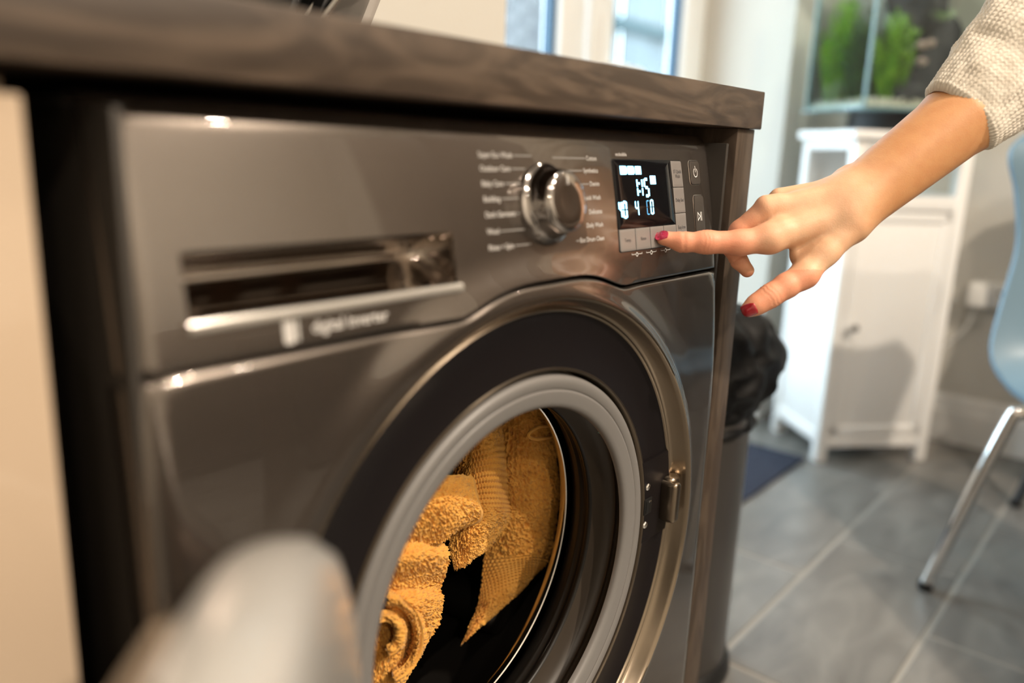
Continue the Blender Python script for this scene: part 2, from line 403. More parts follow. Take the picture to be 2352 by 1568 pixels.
tube('drawer_lip', pts, .0033, mat('drawer_lip_silver', (.60, .57, .53), .22, .7, .5), dw, 10)
# casing, top and plinth
bm = bmesh.new(); add_box(bm, (.004, .03, .03), (.596, .56, .846), .003); ca = bm_obj('casing', bm, M['casing'], wm)
# open the casing front for the drum by leaving only a frame of walls
bpy.data.objects.remove(ca)
bm = bmesh.new()
add_box(bm, (.001, .012, .03), (.006, .56, .842), .001); add_box(bm, (.594, .012, .03), (.599, .56, .842), .001)
add_box(bm, (.001, .06, .838), (.599, .56, .848), .001); add_box(bm, (.001, .555, .03), (.599, .56, .842), 0); add_box(bm, (.001, .03, .03), (.599, .56, .035), 0)
bm_obj('casing', bm, M['casing'], wm)
box('plinth', (.004, .006, .02), (.596, .03, .0985), M['paint'], wm, bev=.003)
for fx in (.05, .55):
    for fy in (.06, .5): lathe('foot', [(0, 0), (.02, 0), (.022, .004), (.022, .015), (.008, .018), (.008, .034)], (fx, fy, 0), M['black'], wm, 20, 'z')
# door surround: bronze band, charcoal well, shadow step
V = []; F = []; rp = [(.2466, -.0002, 1), (.2452, -.0006, 1), (.2440, .0004, .95), (.2428, .0030, .7), (.2405, .008, .3), (.2385, .0112, .1), (.2372, .0130, 0), (.2360, .0135, 0), (.2345, .0120, 0), (.2330, .0125, 0), (.2322, .0155, 0)]
for k in range(240):
    a = 2 * math.pi * k / 240; l_ = -float(prof_y(XC + .2466 * math.cos(a), ZC + .2466 * math.sin(a)))
    for R_, h_, w_ in rp: V.append((XC + R_ * math.cos(a), h_ - l_ * w_, ZC + R_ * math.sin(a)))
m = len(rp)
for k in range(240):
    k2 = (k + 1) % 240
    for j in range(m - 1): F.append((k * m + j, k * m + j + 1, k2 * m + j + 1, k2 * m + j))
mesh('door_ring', V, F, M['bronze'], wm, True, 60)
lathe('door_well', [(.2330, .0142), (.232, .0150), (.200, .0150), (.1880, .0140)], (XC, 0, ZC), M['dark_plastic'], wm, 192)
lathe('well_rim', [(.1885, .0142), (.1878, .0126), (.1862, .0126), (.1856, .0145), (.1850, .034), (.1700, .036)], (XC, 0, ZC), mat('bronze_edge', (.30, .25, .19), .3, 1), wm, 192)
# rubber seal and bellows
lathe('door_seal', [(.1835, .032), (.1828, .019), (.1815, .0145), (.1790, .0125), (.1765, .0128), (.1716, .0128), (.1706, .0140), (.1698, .0130), (.168, .0132), (.160, .0142), (.1565, .0155), (.1548, .0180), (.1550, .0215), (.160, .024), (.167, .028)], (XC, 0, ZC), M['rubber'], wm, 192, sharp=60)
lathe('seal_bellows', [(.166, .0275), (.1705, .0300), (.1735, .0345), (.1740, .0390), (.1715, .0440), (.1660, .0485), (.1590, .0520), (.1550, .0535)], (XC, 0, ZC), M['rubber_dark'], wm, 160, sharp=80)
lathe('bellows_fold', [(.1552, .0533), (.1535, .0545), (.1530, .0565), (.1545, .0590), (.1575, .0620), (.1580, .0650), (.1566, .0675), (.1564, .0690), (.1572, .0700), (.1585, .0740), (.1610, .0790), (.165, .084), (.170, .086)], (XC, 0, ZC), mat('black_bellows_rubber', (.010, .009, .008), .35, spec=.35), wm, 160, sharp=60)
nip = at(1383, 994, y=.040)
tube('drain_nipple', [(nip[0], .046, nip[2]), (nip[0] - .001, .036, nip[2])], .0012, mat('pale_teal_plastic', (.25, .5, .5), .4), wm, 8)
# drum
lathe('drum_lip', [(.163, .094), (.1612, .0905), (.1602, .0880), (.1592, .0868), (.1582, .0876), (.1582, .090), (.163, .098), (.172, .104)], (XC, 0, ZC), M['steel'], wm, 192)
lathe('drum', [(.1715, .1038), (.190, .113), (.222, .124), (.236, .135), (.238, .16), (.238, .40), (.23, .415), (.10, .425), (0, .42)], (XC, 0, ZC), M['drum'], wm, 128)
for k in range(3):
    a = math.radians(75 + 120 * k); c, s = math.cos(a), math.sin(a)
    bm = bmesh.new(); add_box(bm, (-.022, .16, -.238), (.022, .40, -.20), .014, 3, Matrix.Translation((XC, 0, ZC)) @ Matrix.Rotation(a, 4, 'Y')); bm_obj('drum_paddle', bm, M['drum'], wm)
# latch plate, screws, hole, bulge
V = []; F = []; n = 16
for zz in np.linspace(.4546, .5417, n):
    ri = math.sqrt(.1865 ** 2 - (zz - ZC) ** 2); ro = math.sqrt(.2335 ** 2 - (zz - ZC) ** 2)
    V += [(XC + ri, .0155, zz), (XC + ri, .0125, zz), (XC + ro - .0005, .0125, zz), (XC + ro, .0155, zz)]
for i in range(n - 1):
    for j in range(3): F.append((i * 4 + j, i * 4 + j + 1, (i + 1) * 4 + j + 1, (i + 1) * 4 + j))
F.append((3, 2, 1, 0)); F.append(((n - 1) * 4, (n - 1) * 4 + 1, (n - 1) * 4 + 2, (n - 1) * 4 + 3))
lp = mesh('latch_plate', V, F, M['dark_plastic'], wm, True, 30)
for zz in (.5133, .4730):
    bm = bmesh.new(); lc = (.4938, .0122, zz)
    r_ = [(0, -.0016), (.002, -.0014), (.0033, -.0008), (.0038, .0002)]
    lathe('screw', r_, lc, M['chrome'], lp, 20)
    bm.free()
bm = bmesh.new(); add_box(bm, (.4885, .0110, .4845), (.5020, .0128, .5015), .001); add_box(bm, (.4905, .0104, .4865), (.5000, .0112, .4995), .0005)
bm_obj('latch_hole', bm, M['black'], lp)
box('latch_tongue', (.4945, .0098, .4975), (.4985, .0104, .4992), M['chrome'], lp, bev=.0003)
bm = bmesh.new(); add_box(bm, (.5200, -.0045, .4690), (.5330, .016, .5125), .0045, 4); add_box(bm, (.5225, .0005, .4655), (.5430, .016, .5165), .007, 4)
bm_obj('latch_bulge', bm, M['bronze'], wm, sharp=60)
# program dial
kc = (.3215, 0, .7905); ky = float(prof_y(kc[0], kc[2]))
tilt = Matrix.Rotation(math.radians(-11), 4, 'X')
V = []; F = []
prof = [(.0300, .003, 0), (.0306, -.001, 0), (.0300, -.003, 0), (.0272, -.0042, 0), (.0262, -.0052, .3), (.0252, -.010, 1), (.0240, -.017, 1), (.0228, -.0200, 1), (.0212, -.0216, .6), (.0190, -.0222, .2), (.010, -.0216, 0), (.0005, -.0214, 0)]
N = 96
for R, h, fa in prof:
    for k in range(N):
        a = 2 * math.pi * k / N; r2 = R * (1 - .022 * fa * (1 + math.cos(9 * a)) / 2)
        p = tilt @ Vector((r2 * math.cos(a), h, r2 * math.sin(a))); V.append((kc[0] + p.x, ky + p.y, kc[2] + p.z))
for r in range(len(prof) - 1):
    for k in range(N): F.append((r * N + k, r * N + (k + 1) % N, (r + 1) * N + (k + 1) % N, (r + 1) * N + k))
F.append(tuple((len(prof) - 1) * N + k for k in range(N)))
dial = mesh('program_dial', V, F, M['dial'], wm, True, 45)
p = tilt @ Vector((0, -.0224, .015))
box('dial_pointer', (-.0008, -.0004, -.0035), (.0008, .0004, .0035), M['print'], dial, bev=.0002, M=Matrix.Translation((kc[0] + p.x, ky + p.y, kc[2] + p.z)) @ tilt)
# plates that follow the curved control panel
def rr(x0, x1, z0, z1, r, n=6):
    out = []; cs = [(x1 - r[0], z1 - r[0], 0, r[0]), (x0 + r[1], z1 - r[1], 90, r[1]), (x0 + r[2], z0 + r[2], 180, r[2]), (x1 - r[3], z0 + r[3], 270, r[3])]
    for cx, cz, a0, q in cs:
        for i in range(n + 1):
            a = math.radians(a0 + 90 * i / n); out.append((cx + q * math.cos(a), cz + q * math.sin(a)))
    return out
def plate(name, x0, x1, z0, z1, off, m, parent, r=.0005, side=.0008, base=None, inset=0.0004):
    if not isinstance(r, (tuple, list)): r = (r,) * 4
    o = rr(x0, x1, z0, z1, r); cx, cz = (x0 + x1) / 2, (z0 + z1) / 2; V = []; n = len(o)
    L = [(1, off + side if base is None else base), (1, off + .0002), (1, off)] + [(s, off) for s in (.75, .5, .25)]
    for i, (s, of) in enumerate(L):
        for (x, z) in o:
            k = s
            xx = cx + (x - cx) * k; zz = cz + (z - cz) * k
            if i == 2: xx = cx + (x - cx) * (1 - inset / max(1e-4, (x1 - x0) / 2)); zz = cz + (z - cz) * (1 - inset / max(1e-4, (z1 - z0) / 2))
            V.append((xx, float(prof_y(xx, zz)) - (-of if False else -of), zz))
    V.append((cx, float(prof_y(cx, cz)) + off, cz)); F = []
    for l in range(len(L) - 1):
        for k in range(n): F.append((l * n + k, l * n + (k + 1) % n, (l + 1) * n + (k + 1) % n, (l + 1) * n + k))
    l = len(L) - 1
    for k in range(n): F.append((l * n + k, l * n + (k + 1) % n, len(V) - 1))
    return mesh(name, V, F, m, parent, True, 40)
bez = plate('display_bezel', .4160, .5345, .7478, .8246, -.0004, M['black'], wm, r=.0025, base=.0005)
scr = plate('display_screen', .4166, .5130, .7674, .8242, -.0009, M['black_glass'], wm, r=(.0003, .002, .0003, .0003), base=-.0003)
def text_mesh(name, s, x, z, size, m, parent, off=-.0003, align='LEFT', bold=.0, sx=1.0, surf=True):
    cu = bpy.data.curves.new('txt', 'FONT'); cu.body = s; cu.size = 1; cu.align_x = align; cu.align_y = 'CENTER'; cu.resolution_u = 2; cu.offset = bold; cu.space_line = .9
    t = bpy.data.objects.new('txt', cu); COL.objects.link(t); bpy.context.view_layer.update()
    me = bpy.data.meshes.new_from_object(t.evaluated_get(bpy.context.evaluated_depsgraph_get())); bpy.data.objects.remove(t)
    for v in me.vertices:
        xx = x + v.co.x * size * sx; zz = z + v.co.y * size; v.co = (xx, float(prof_y(xx, zz)) + off, zz)
    me.materials.clear(); me.materials.append(m)
    o = bpy.data.objects.new(name, me); link(o, parent); return o
keys = [('right', .5141, .5335, .8006, .8238, "15' Quick\nWash"), ('right', .5141, .5335, .7772, .8000, 'Delay End'), ('right', .5141, .5335, .7486, .7766, 'Easy Iron'),
        ('low', .4172, .4418, .7486, .7668, 'Temp.'), ('low', .4426, .4664, .7486, .7668, 'Rinse'), ('low', .4672, .4902, .7486, .7668, 'Spin'), ('low', .4910, .5133, .7486, .7668, 'Option')]
for i, (w_, a, b, c, d, s) in enumerate(keys):
    r = [.0004] * 4
    if i == 0: r[0] = .002
    if i == 2: r[3] = .002
    if i == 3: r[2] = .002
    k = plate('touch_key', a, b, c, d, -.0010, M['button'], wm, r=tuple(r), base=-.0002)
    zt = (c + d) / 2 if i != 2 else .7640
    k['label'] = 'grey touch key marked %s' % s.replace('\n', ' ')
    text_mesh('key_lettering', s, (a + b) / 2, zt, .0047 if w_ == 'right' else .0044, M['print_dark'], k, -.00115, 'CENTER', sx=.80 if w_ == 'right' else .95)
# display characters
def flat(name, quads, m, off=-.00105, parent=scr):
    V = []; F = []
    for q in quads:
        b = len(V); V += [(x, float(prof_y(x, z)) + off, z) for x, z in q]; F.append(tuple(range(b, b + len(q))))
    return mesh(name, V, F, m, parent, False)
def rect(a, b, c, d): return [(a, c), (b, c), (b, d), (a, d)]
flat('status_block', [[(.4270, .8120), (.4362, .8120), (.4378, .8137), (.4378, .8170), (.4362, .8188), (.4270, .8188)]], M['led'])
flat('status_block', [[(.4390, .8120), (.4480, .8120), (.4496, .8137), (.4496, .8170), (.4480, .8188), (.4390, .8188)]], M['led'])
flat('status_block', [rect(.4510, .4604, .8120, .8188)], M['led'])
def dig(x, z, w, h, t, segs):                     # seven-segment digit, x/z lower-left
    Q = {'a': rect(x + t, x + w - t, z + h - t, z + h), 'd': rect(x + t, x + w - t, z, z + t), 'g': rect(x + t, x + w - t, z + h / 2 - t / 2, z + h / 2 + t / 2),
         'f': rect(x, x + t, z + h / 2 + t * .3, z + h - t * .4), 'b': rect(x + w - t, x + w, z + h / 2 + t * .3, z + h - t * .4),
         'e': rect(x, x + t, z + t * .4, z + h / 2 - t * .3), 'c': rect(x + w - t, x + w, z + t * .4, z + h / 2 - t * .3)}
    return [Q[s] for s in segs]
def blk(px): 
    y = .02
    for _ in range(12):
        h = at(px[0], px[1], y=y); y = float(prof_y(h[0], h[2]))
    return h[0], h[2]
flat('time_digit', dig(.4478, .7935, .0048, .0148, .0018, 'bc') + [rect(.4540, .4560, .8035, .8053), rect(.4540, .4560, .7968, .7986)], M['led'])
flat('time_digit', dig(.4556, .7935, .0050, .0148, .0018, 'bc'), M['led'])
flat('time_digit', dig(.4624, .7925, .0088, .0165, .0024, 'afgcd'), M['led'])
flat('status_block', [rect(.4740, .4835, .8035, .8108)], M['led'])
flat('temperature_digits', dig(.4192, .7765, .0050, .0135, .0017, 'fgbc') + dig(.4252, .7758, .0068, .0145, .0020, 'abcdef'), M['led'])
flat('rinse_digit', dig(.4452, .7775, .0056, .0125, .0012, 'fgbc'), M['led'])
flat('spin_digit', dig(.4702, .7775, .0056, .0130, .0015, 'abcdef'), M['led'])
flat('spin_digit_dim', dig(.4640, .7775, .0050, .0125, .0010, 'adef'), M['led_dim'])
# power and start keys
dk = mat('graphite_key', (.085, .074, .065), .4, .5, .3, .1); bright = mat('bright_symbol_print', (.85, .84, .82), .5)
for nm, (a, b, c, d) in (('power', (.5488, .5688, .8022, .8245)), ('start', (.5518, .5712, .7440, .7922))):
    plate('key_surround', a - .0006, b + .0006, c - .0006, d + .0006, -.0003, mat('key_gap_' + nm, (.45, .42, .38), .2, .9), wm, r=.0040, base=.0004)
    plate('key_gap', a - .0001, b + .0001, c - .0001, d + .0001, -.00045, M['black'], wm, r=.0036, base=.0)
    k = plate(nm + '_button', a + .0005, b - .0005, c + .0005, d - .0005, -.0012, dk, wm, r=.0032, base=-.0003, inset=.0008)
    if nm == 'power':
        cx, cz = .5590, .8135; q = []
        for i in range(20):
            a1, a2 = math.radians(120 + i * 15), math.radians(120 + (i + 1) * 15)
            q.append([(cx + .0040 * math.cos(a1), cz + .0044 * math.sin(a1)), (cx + .0040 * math.cos(a2), cz + .0044 * math.sin(a2)), (cx + .0034 * math.cos(a2), cz + .0037 * math.sin(a2)), (cx + .0034 * math.cos(a1), cz + .0037 * math.sin(a1))])
        q.append(rect(cx - .0003, cx + .0003, cz + .0002, cz + .0062)); flat('power_symbol', q, bright, -.00135, k)
    else:
        cx, cz = .5602, .7725
        q = [rect(cx - .0040, cx - .0034, cz - .0042, cz + .0042), rect(cx + .0017, cx + .0023, cz - .0042, cz + .0042), rect(cx + .0036, cx + .0042, cz - .0042, cz + .0042)]
        q += [[(cx - .0040, cz + .0042), (cx - .0040, cz + .0033), (cx + .0013, cz - .0004), (cx + .0016, cz + .0003)], [(cx - .0040, cz - .0042), (cx + .0016, cz - .0003), (cx + .0013, cz + .0004), (cx - .0040, cz - .0033)]]
        flat('start_pause_symbol', q, bright, -.00135, k)
# printed programme names with leader lines
left = [('Super Eco Wash', .3112), ('Outdoor Care', .3017), ('Baby Care', .2948), ('Bedding', .2904), ('Dark Garment', .2899), ('Wool', .2939), ('Rinse + Spin', .2998)]
zl = [.8253, .8161, .8060, .7957, .7852, .7738, .7630]
for (s, xe), z in zip(left, zl):
    t = text_mesh('programme_name', s, .2532, z, .0054, M['print'], cp, -.0003, 'LEFT', .01)
    x2 = max(v.co.x for v in t.data.vertices) + .0015; xx = np.linspace(x2, xe, 5)
    flat('leader_line', [[(a, z - .0005), (b, z - .0005), (b, z + .0005), (a, z + .0005)] for a, b in zip(xx, xx[1:])], mat('leader_print', (.22, .21, .20), .5), -.0003, cp) if x2 < xe - .002 else None
right = [('Cotton', .3360), ('Synthetics', .3450), ('Denim', .3560), ('Quick Wash', None), ('Delicates', None), ('Daily Wash', None), ('Eco Drum Clean', .3560)]
zr = [.8244, .8149, .8046, .7939, .7829, .7725, .7616]
for (s, xe), z in zip(right, zr):
    t = text_mesh('programme_name', s, .3950, z, .0050, M['print'], cp, -.0003, 'RIGHT', .01)
    if xe:
        x2 = min(v.co.x for v in t.data.vertices) - .0015; xx = np.linspace(xe, x2, 5)
        if x2 > xe + .002: flat('leader_line', [[(a, z - .0005), (b, z - .0005), (b, z + .0005), (a, z + .0005)] for a, b in zip(xx, xx[1:])], bpy.data.materials['leader_print'], -.0003, cp)
text_mesh('emblem_lettering', 'digital inverter', .1020, .7300, .0094, M['print'], cp, -.0003, 'LEFT', .02)
o_ = rr(.0835, .0905, .7235, .7375, (.002,) * 4)
flat('inverter_emblem', [[(x, z) for x, z in o_]], M['print'], -.0003, cp)
flat('inverter_emblem_edge', [rect(.0915, .0935, .7245, .7365)], mat('emblem_grey', (.45, .44, .42), .5), -.0003, cp)
text_mesh('small_lettering', 'ecobubble', .4235, .8283, .0042, M['print'], cp, -.0003, 'LEFT', .01)
for cx in (.4435, .4675, .4925):
    q = [rect(cx - .0085, cx - .0022, .7448, .7453), rect(cx + .0022, cx + .0085, .7448, .7453), rect(cx - .0085, cx - .0080, .7448, .7462), rect(cx + .0080, cx + .0085, .7448, .7462)]
    for i in range(12):
        a1, a2 = math.radians(i * 30), math.radians(i * 30 + 30)
        q.append([(cx + .0019 * math.cos(a1), .7448 + .0019 * math.sin(a1)), (cx + .0019 * math.cos(a2), .7448 + .0019 * math.sin(a2)), (cx + .0012 * math.cos(a2), .7448 + .0012 * math.sin(a2)), (cx + .0012 * math.cos(a1), .7448 + .0012 * math.sin(a1))])
    flat('lock_symbol', q, M['print'], -.0003, cp)

# the open door: domed ring swung back on its left hinge
phi = math.radians(134); hx, hy, DR = .105, -.030, .228
dE = Vector((math.cos(phi), -math.sin(phi), 0)); dN = Vector((-math.sin(phi), -math.cos(phi), 0))
Mx = Matrix.Translation((hx, hy, ZC)) @ Matrix(((dE.x, dN.x, 0, 0), (dE.y, dN.y, 0, 0), (0, 0, 1, 0), (0, 0, 0, 1)))
def door_lathe(name, prof, m, parent):
    o = lathe(name, prof, (DR, 0, 0), m, parent, 96, sharp=50); o.data.transform(Mx); return o
drm = door_lathe('door', [(.148, .004), (.185, .000), (.210, .001), (.222, .005), (.2280, .014), (.2280, .026), (.2255, .034)], M['door_rim'], wm)
door_lathe('door_front', [(.2258, .0345), (.222, .042), (.210, .050), (.190, .056), (.168, .058), (.150, .050)], M['paint'], drm)
drm['label'] = 'open round porthole door with silver rim'
door_lathe('door_glass', [(.150, .050), (.149, .006), (.148, -.010), (.140, -.045), (.120, -.062), (.06, -.070), (.0005, -.072)], M['door_glass'], drm)
bm = bmesh.new(); add_box(bm, (.094, -.036, .39), (.124, .018, .50), .008, 3); bm_obj('door_hinge', bm, M['dark_plastic'], drm)

# ------------------------------------------------------------------ mustard towels in the drum
M['towel'] = mat('mustard_terry', (.66, .31, .05), .95, sheen=.15, bump=(900, .5, .0008), var=(45, (.76, .40, .085), None, 0, .3, .7))
def cr(P, t):                                  # Catmull-Rom along axis 0
    n = P.shape[0]; i = np.clip(np.floor(t).astype(int), 0, n - 2); f = (t - i)[:, None, None]
    p0 = P[np.clip(i - 1, 0, n - 1)]; p1 = P[i]; p2 = P[i + 1]; p3 = P[np.clip(i + 2, 0, n - 1)]
    return .5 * (2 * p1 + (p2 - p0) * f + (2 * p0 - 5 * p1 + 4 * p2 - p3) * f ** 2 + (3 * p1 - p0 - 3 * p2 + p3) * f ** 3)
def sheet(ctrl, hexzone=None, step=.0006, amp=.0017, thick=.005, seed=1, jag=.0015, hem=None):
    C = np.array([[at(a, b, y=c) for a, b, c in row] for row in ctrl])
    L1 = np.linalg.norm(np.diff(C, axis=0), axis=2).sum(0).max(); L2 = np.linalg.norm(np.diff(C, axis=1), axis=2).sum(1).max()
    nu = int(L1 / step) + 2; nv = int(L2 / step) + 2
    u = np.linspace(0, C.shape[0] - 1, nu); v = np.linspace(0, C.shape[1] - 1, nv)
    G = cr(C, u); G = cr(G.transpose(1, 0, 2), v).transpose(1, 0, 2)
    su = np.linspace(0, L1, nu)[:, None] + 0 * np.zeros((1, nv)); sv = np.zeros((nu, 1)) + np.linspace(0, L2, nv)[None]
    dU = np.gradient(G, axis=0); dV = np.gradient(G, axis=1); N = np.cross(dU, dV); N /= np.linalg.norm(N, axis=2, keepdims=True) + 1e-12
    if (N[..., 1].mean() > 0): N = -N
    Q = np.stack([su, sv, 0 * su], -1)
    big = vnoise(Q * 28 + 3, seed) * .0035 + vnoise(Q * 60 + 9, seed + 1) * .0012
    wp = np.stack([vnoise(Q * 260, seed + 2), vnoise(Q * 260 + 50, seed + 3), 0 * su], -1) * .35
    loops = 1 - np.abs(vnoise(Q * np.array([340, 540, 1]) + wp * 2.2 + 7, seed + 4)) * 1.9 + .35 * vnoise(Q * 900, seed + 5)
    uu = u[:, None] / (C.shape[0] - 1) + 0 * sv; vv = v[None] / (C.shape[1] - 1) + 0 * su
    hz = hexzone(uu, vv) if hexzone else 0 * uu
    a = su / .0054; b = sv / .0052; b2 = b + .5 * (np.floor(a) % 2); fa = a - np.floor(a) - .5; fb = b2 - np.floor(b2) - .5
    hexh = np.clip(1 - (np.abs(fa) * 1.1 + np.abs(fb) * 1.1) ** 2 * 1.7, 0, 1)
    tz = loops * amp * 1.45
    if hem is not None: hh = hem(uu, vv); tz = tz * (1 - hh) + hh * .0022
    disp = big + tz * (1 - hz) + hz * (hexh * .0030)
    if jag:
        e = (vnoise(Q * 300 + 20, seed + 8) * jag)
        w0 = np.clip(1 - np.minimum(vv, 1 - vv) * L2 / .004, 0, 1); w1 = np.clip(1 - np.minimum(uu, 1 - uu) * L1 / .004, 0, 1)
        tV = dV / (np.linalg.norm(dV, axis=2, keepdims=True) + 1e-12); tU = dU / (np.linalg.norm(dU, axis=2, keepdims=True) + 1e-12)
        G = G + tV * (e * w0)[..., None] + tU * (e * w1)[..., None]
    Fr = G + N * disp[..., None]; Bk = G - N * thick
    V = np.concatenate([Fr.reshape(-1, 3), Bk[::6, ::6].reshape(-1, 3)])
    idx = np.arange(nu * nv).reshape(nu, nv)
    F = np.stack([idx[:-1, :-1], idx[:-1, 1:], idx[1:, 1:], idx[1:, :-1]], -1).reshape(-1, 4)
    nb = Bk[::6, ::6].shape; ib = np.arange(nb[0] * nb[1]).reshape(nb[0], nb[1]) + nu * nv
    F2 = np.stack([ib[:-1, :-1], ib[1:, :-1], ib[1:, 1:], ib[:-1, 1:]], -1).reshape(-1, 4)
    F = list(map(tuple, F)) + list(map(tuple, F2))
    def rim(fr, bk):
        for i in range(len(bk) - 1): F.append(tuple(fr[i * 6:min(i * 6 + 7, len(fr))]) + (bk[i + 1], bk[i]))
    rim(list(idx[0]), list(ib[0])); rim(list(idx[-1]), list(ib[-1])); rim(list(idx[:, 0]), list(ib[:, 0])); rim(list(idx[:, -1]), list(ib[:, -1]))
    return V, F
def join(parts):
    V = []; F = []; o = 0
    for v, f in parts: V.append(v); F += [tuple(i + o for i in q) for q in f]; o += len(v)
    return np.concatenate(V), F
T1 = [[(1120, 930, .175), (1170, 900, .150), (1215, 890, .135), (1262, 900, .128)],
      [(1112, 1050, .170), (1165, 1035, .146), (1225, 1015, .130), (1276, 1020, .122)],
      [(1112, 1180, .168), (1170, 1165, .142), (1232, 1155, .128), (1284, 1140, .122)],
      [(1112, 1280, .165), (1168, 1272, .144), (1222, 1262, .132), (1262, 1270, .128)],
      [(1098, 1382, .162), (1135, 1362, .152), (1180, 1345, .144), (1216, 1330, .142)],
      [(1058, 1482, .160), (1070, 1468, .158), (1085, 1452, .156), (1105, 1432, .154)]]
hz1 = lambda u, v: sstep(.60, .63, u - .03 * v + .02) * (1 - sstep(.78, .81, u + .05 * v - .02))
V, F = sheet(T1, hz1, seed=11, amp=.0024)
tw = tag(mesh('towel', V, F, M['towel']), 'mustard terry towel hanging against the right side of the drum mouth', 'towel', 'mustard towels in the drum')
c0 = at(1238, 996, y=.112)
V_ = smooth_path([at(1262, 978, y=.112), at(1238, 980, y=.111), at(1217, 992, y=.110), at(1215, 1002, y=.110), at(1232, 1008, y=.111), at(1266, 1003, y=.113)])
tube('hanging_loop', V_, .0018, M['towel'], tw, 8)
T2 = [[(1020, 1010, .150), (1070, 975, .132), (1115, 945, .128), (1142, 925, .150)],
      [(1040, 1085, .145), (1088, 1060, .124), (1130, 1045, .120), (1158, 1045, .142)],
      [(1040, 1170, .142), (1088, 1155, .122), (1135, 1148, .118), (1166, 1150, .140)],
      [(1034, 1236, .138), (1076, 1226, .122), (1120, 1215, .120), (1156, 1208, .138)],
      [(1042, 1308, .134), (1062, 1302, .130), (1088, 1284, .128), (1118, 1258, .134)]]
hz2 = lambda u, v: sstep(.18, .21, u) * (1 - sstep(.52, .55, u - .18 * (v - .5))) * sstep(.3, .34, v)
T3 = [[(900, 1130, .112), (960, 1108, .106), (1030, 1090, .104), (1076, 1100, .116)],
      [(905, 1165, .104), (975, 1145, .097), (1040, 1134, .096), (1092, 1148, .108)],
      [(915, 1215, .104), (985, 1195, .098), (1045, 1184, .098), (1102, 1190, .110)],
      [(925, 1268, .116), (975, 1252, .110), (1020, 1236, .110), (1066, 1214, .118)]]
hm3 = lambda u, v: np.maximum(sstep(.93, .95, v), 1 - sstep(.05, .07, u)) * 1.0
V, F = join([sheet(T2, hz2, seed=21, amp=.0020), sheet(T3, None, seed=31, hem=hm3)])
tag(mesh('towel', V, F, M['towel']), 'mustard towel folded over itself in the middle of the drum mouth with a pointed corner', 'towel', 'mustard towels in the drum')
T4 = [[(840, 1262, .128), (900, 1246, .112), (960, 1238, .112), (1012, 1236, .128)],
      [(838, 1300, .116), (900, 1288, .100), (965, 1280, .100), (1028, 1272, .118)],
      [(834, 1346, .126), (895, 1344, .112), (955, 1343, .116), (1011, 1340, .128)],
      [(830, 1388, .122), (890, 1385, .106), (952, 1382, .106), (1021, 1385, .122)],
      [(822, 1452, .124), (878, 1452, .112), (938, 1450, .110), (1008, 1436, .124)],
      [(812, 1540, .128), (858, 1540, .116), (905, 1530, .114), (960, 1518, .128)],
      [(800, 1640, .132), (840, 1640, .122), (872, 1625, .120), (908, 1602, .132)]]
parts = [sheet(T4, None, seed=41)]
def spiral(cpx, cpy, r0, r1, a0, a1, yf, yb, seed):
    rowsA = []
    for i in range(9):
        t = i / 8; a = math.radians(a0 + (a1 - a0) * t); r = r0 + (r1 - r0) * t
        px, py = cpx + r * math.cos(a) * .85, cpy - r * math.sin(a)
        q = .93
        rowsA.append([(cpx + (px - cpx) * .80, cpy + (py - cpy) * .80, yb), (cpx + (px - cpx) * q, cpy + (py - cpy) * q, yf), (px, py, yf + .002), (cpx + (px - cpx) * 1.06, cpy + (py - cpy) * 1.06, yb)])
    return sheet(rowsA, None, seed=seed)
parts.append(spiral(884, 1462, 92, 100, 88, -75, .094, .112, 51))
parts.append(spiral(884, 1452, 40, 44, 110, -80, .094, .110, 52))
V, F = join(parts)
tag(mesh('towel', V, F, M['towel']), 'mustard towel bunched and rolled at the lower left of the drum mouth', 'towel', 'mustard towels in the drum')

# ------------------------------------------------------------------ worktop, end panel, cream cabinet
tag(box('worktop', (-1.6, .0068, .8574), (.6594, .648, .8945), M['worktop'], bev=.0012), 'long brown wood-effect laminate worktop over the washing machine', 'worktop')
tag(box('end_panel', (.6155, .012, .0), (.6550, .64, .857), M['endpanel'], bev=.0008), 'brown wood-effect end panel standing right of the washing machine', 'panel')
tag(box('filler_panel', (-.030, .52, .0), (.612, .54, .857), M['black'], bev=.0), 'dark back board in the recess behind the washing machine', 'panel') if False else None
kc_ = tag(empty('kitchen_cabinet', (-.33, .02, 0)), 'gloss cream kitchen base cabinet left of the washing machine', 'cabinet')
bm = bmesh.new(); add_box(bm, (-.30, .022, .1), (.2995, .60, .852), .001); bm_obj('body', bm, M['cream'], kc_)
box('cabinet_door', (-.296, -.0015, .105), (.2990, .0205, .845), M['cream'], kc_, bev=.0016)
box('plinth', (-.30, .05, 0), (.2995, .065, .1), M['cream'], kc_, bev=.001)
box('side_panel', (.2995, .03, 0), (.3005, .60, .852), M['black'], kc_, bev=0)
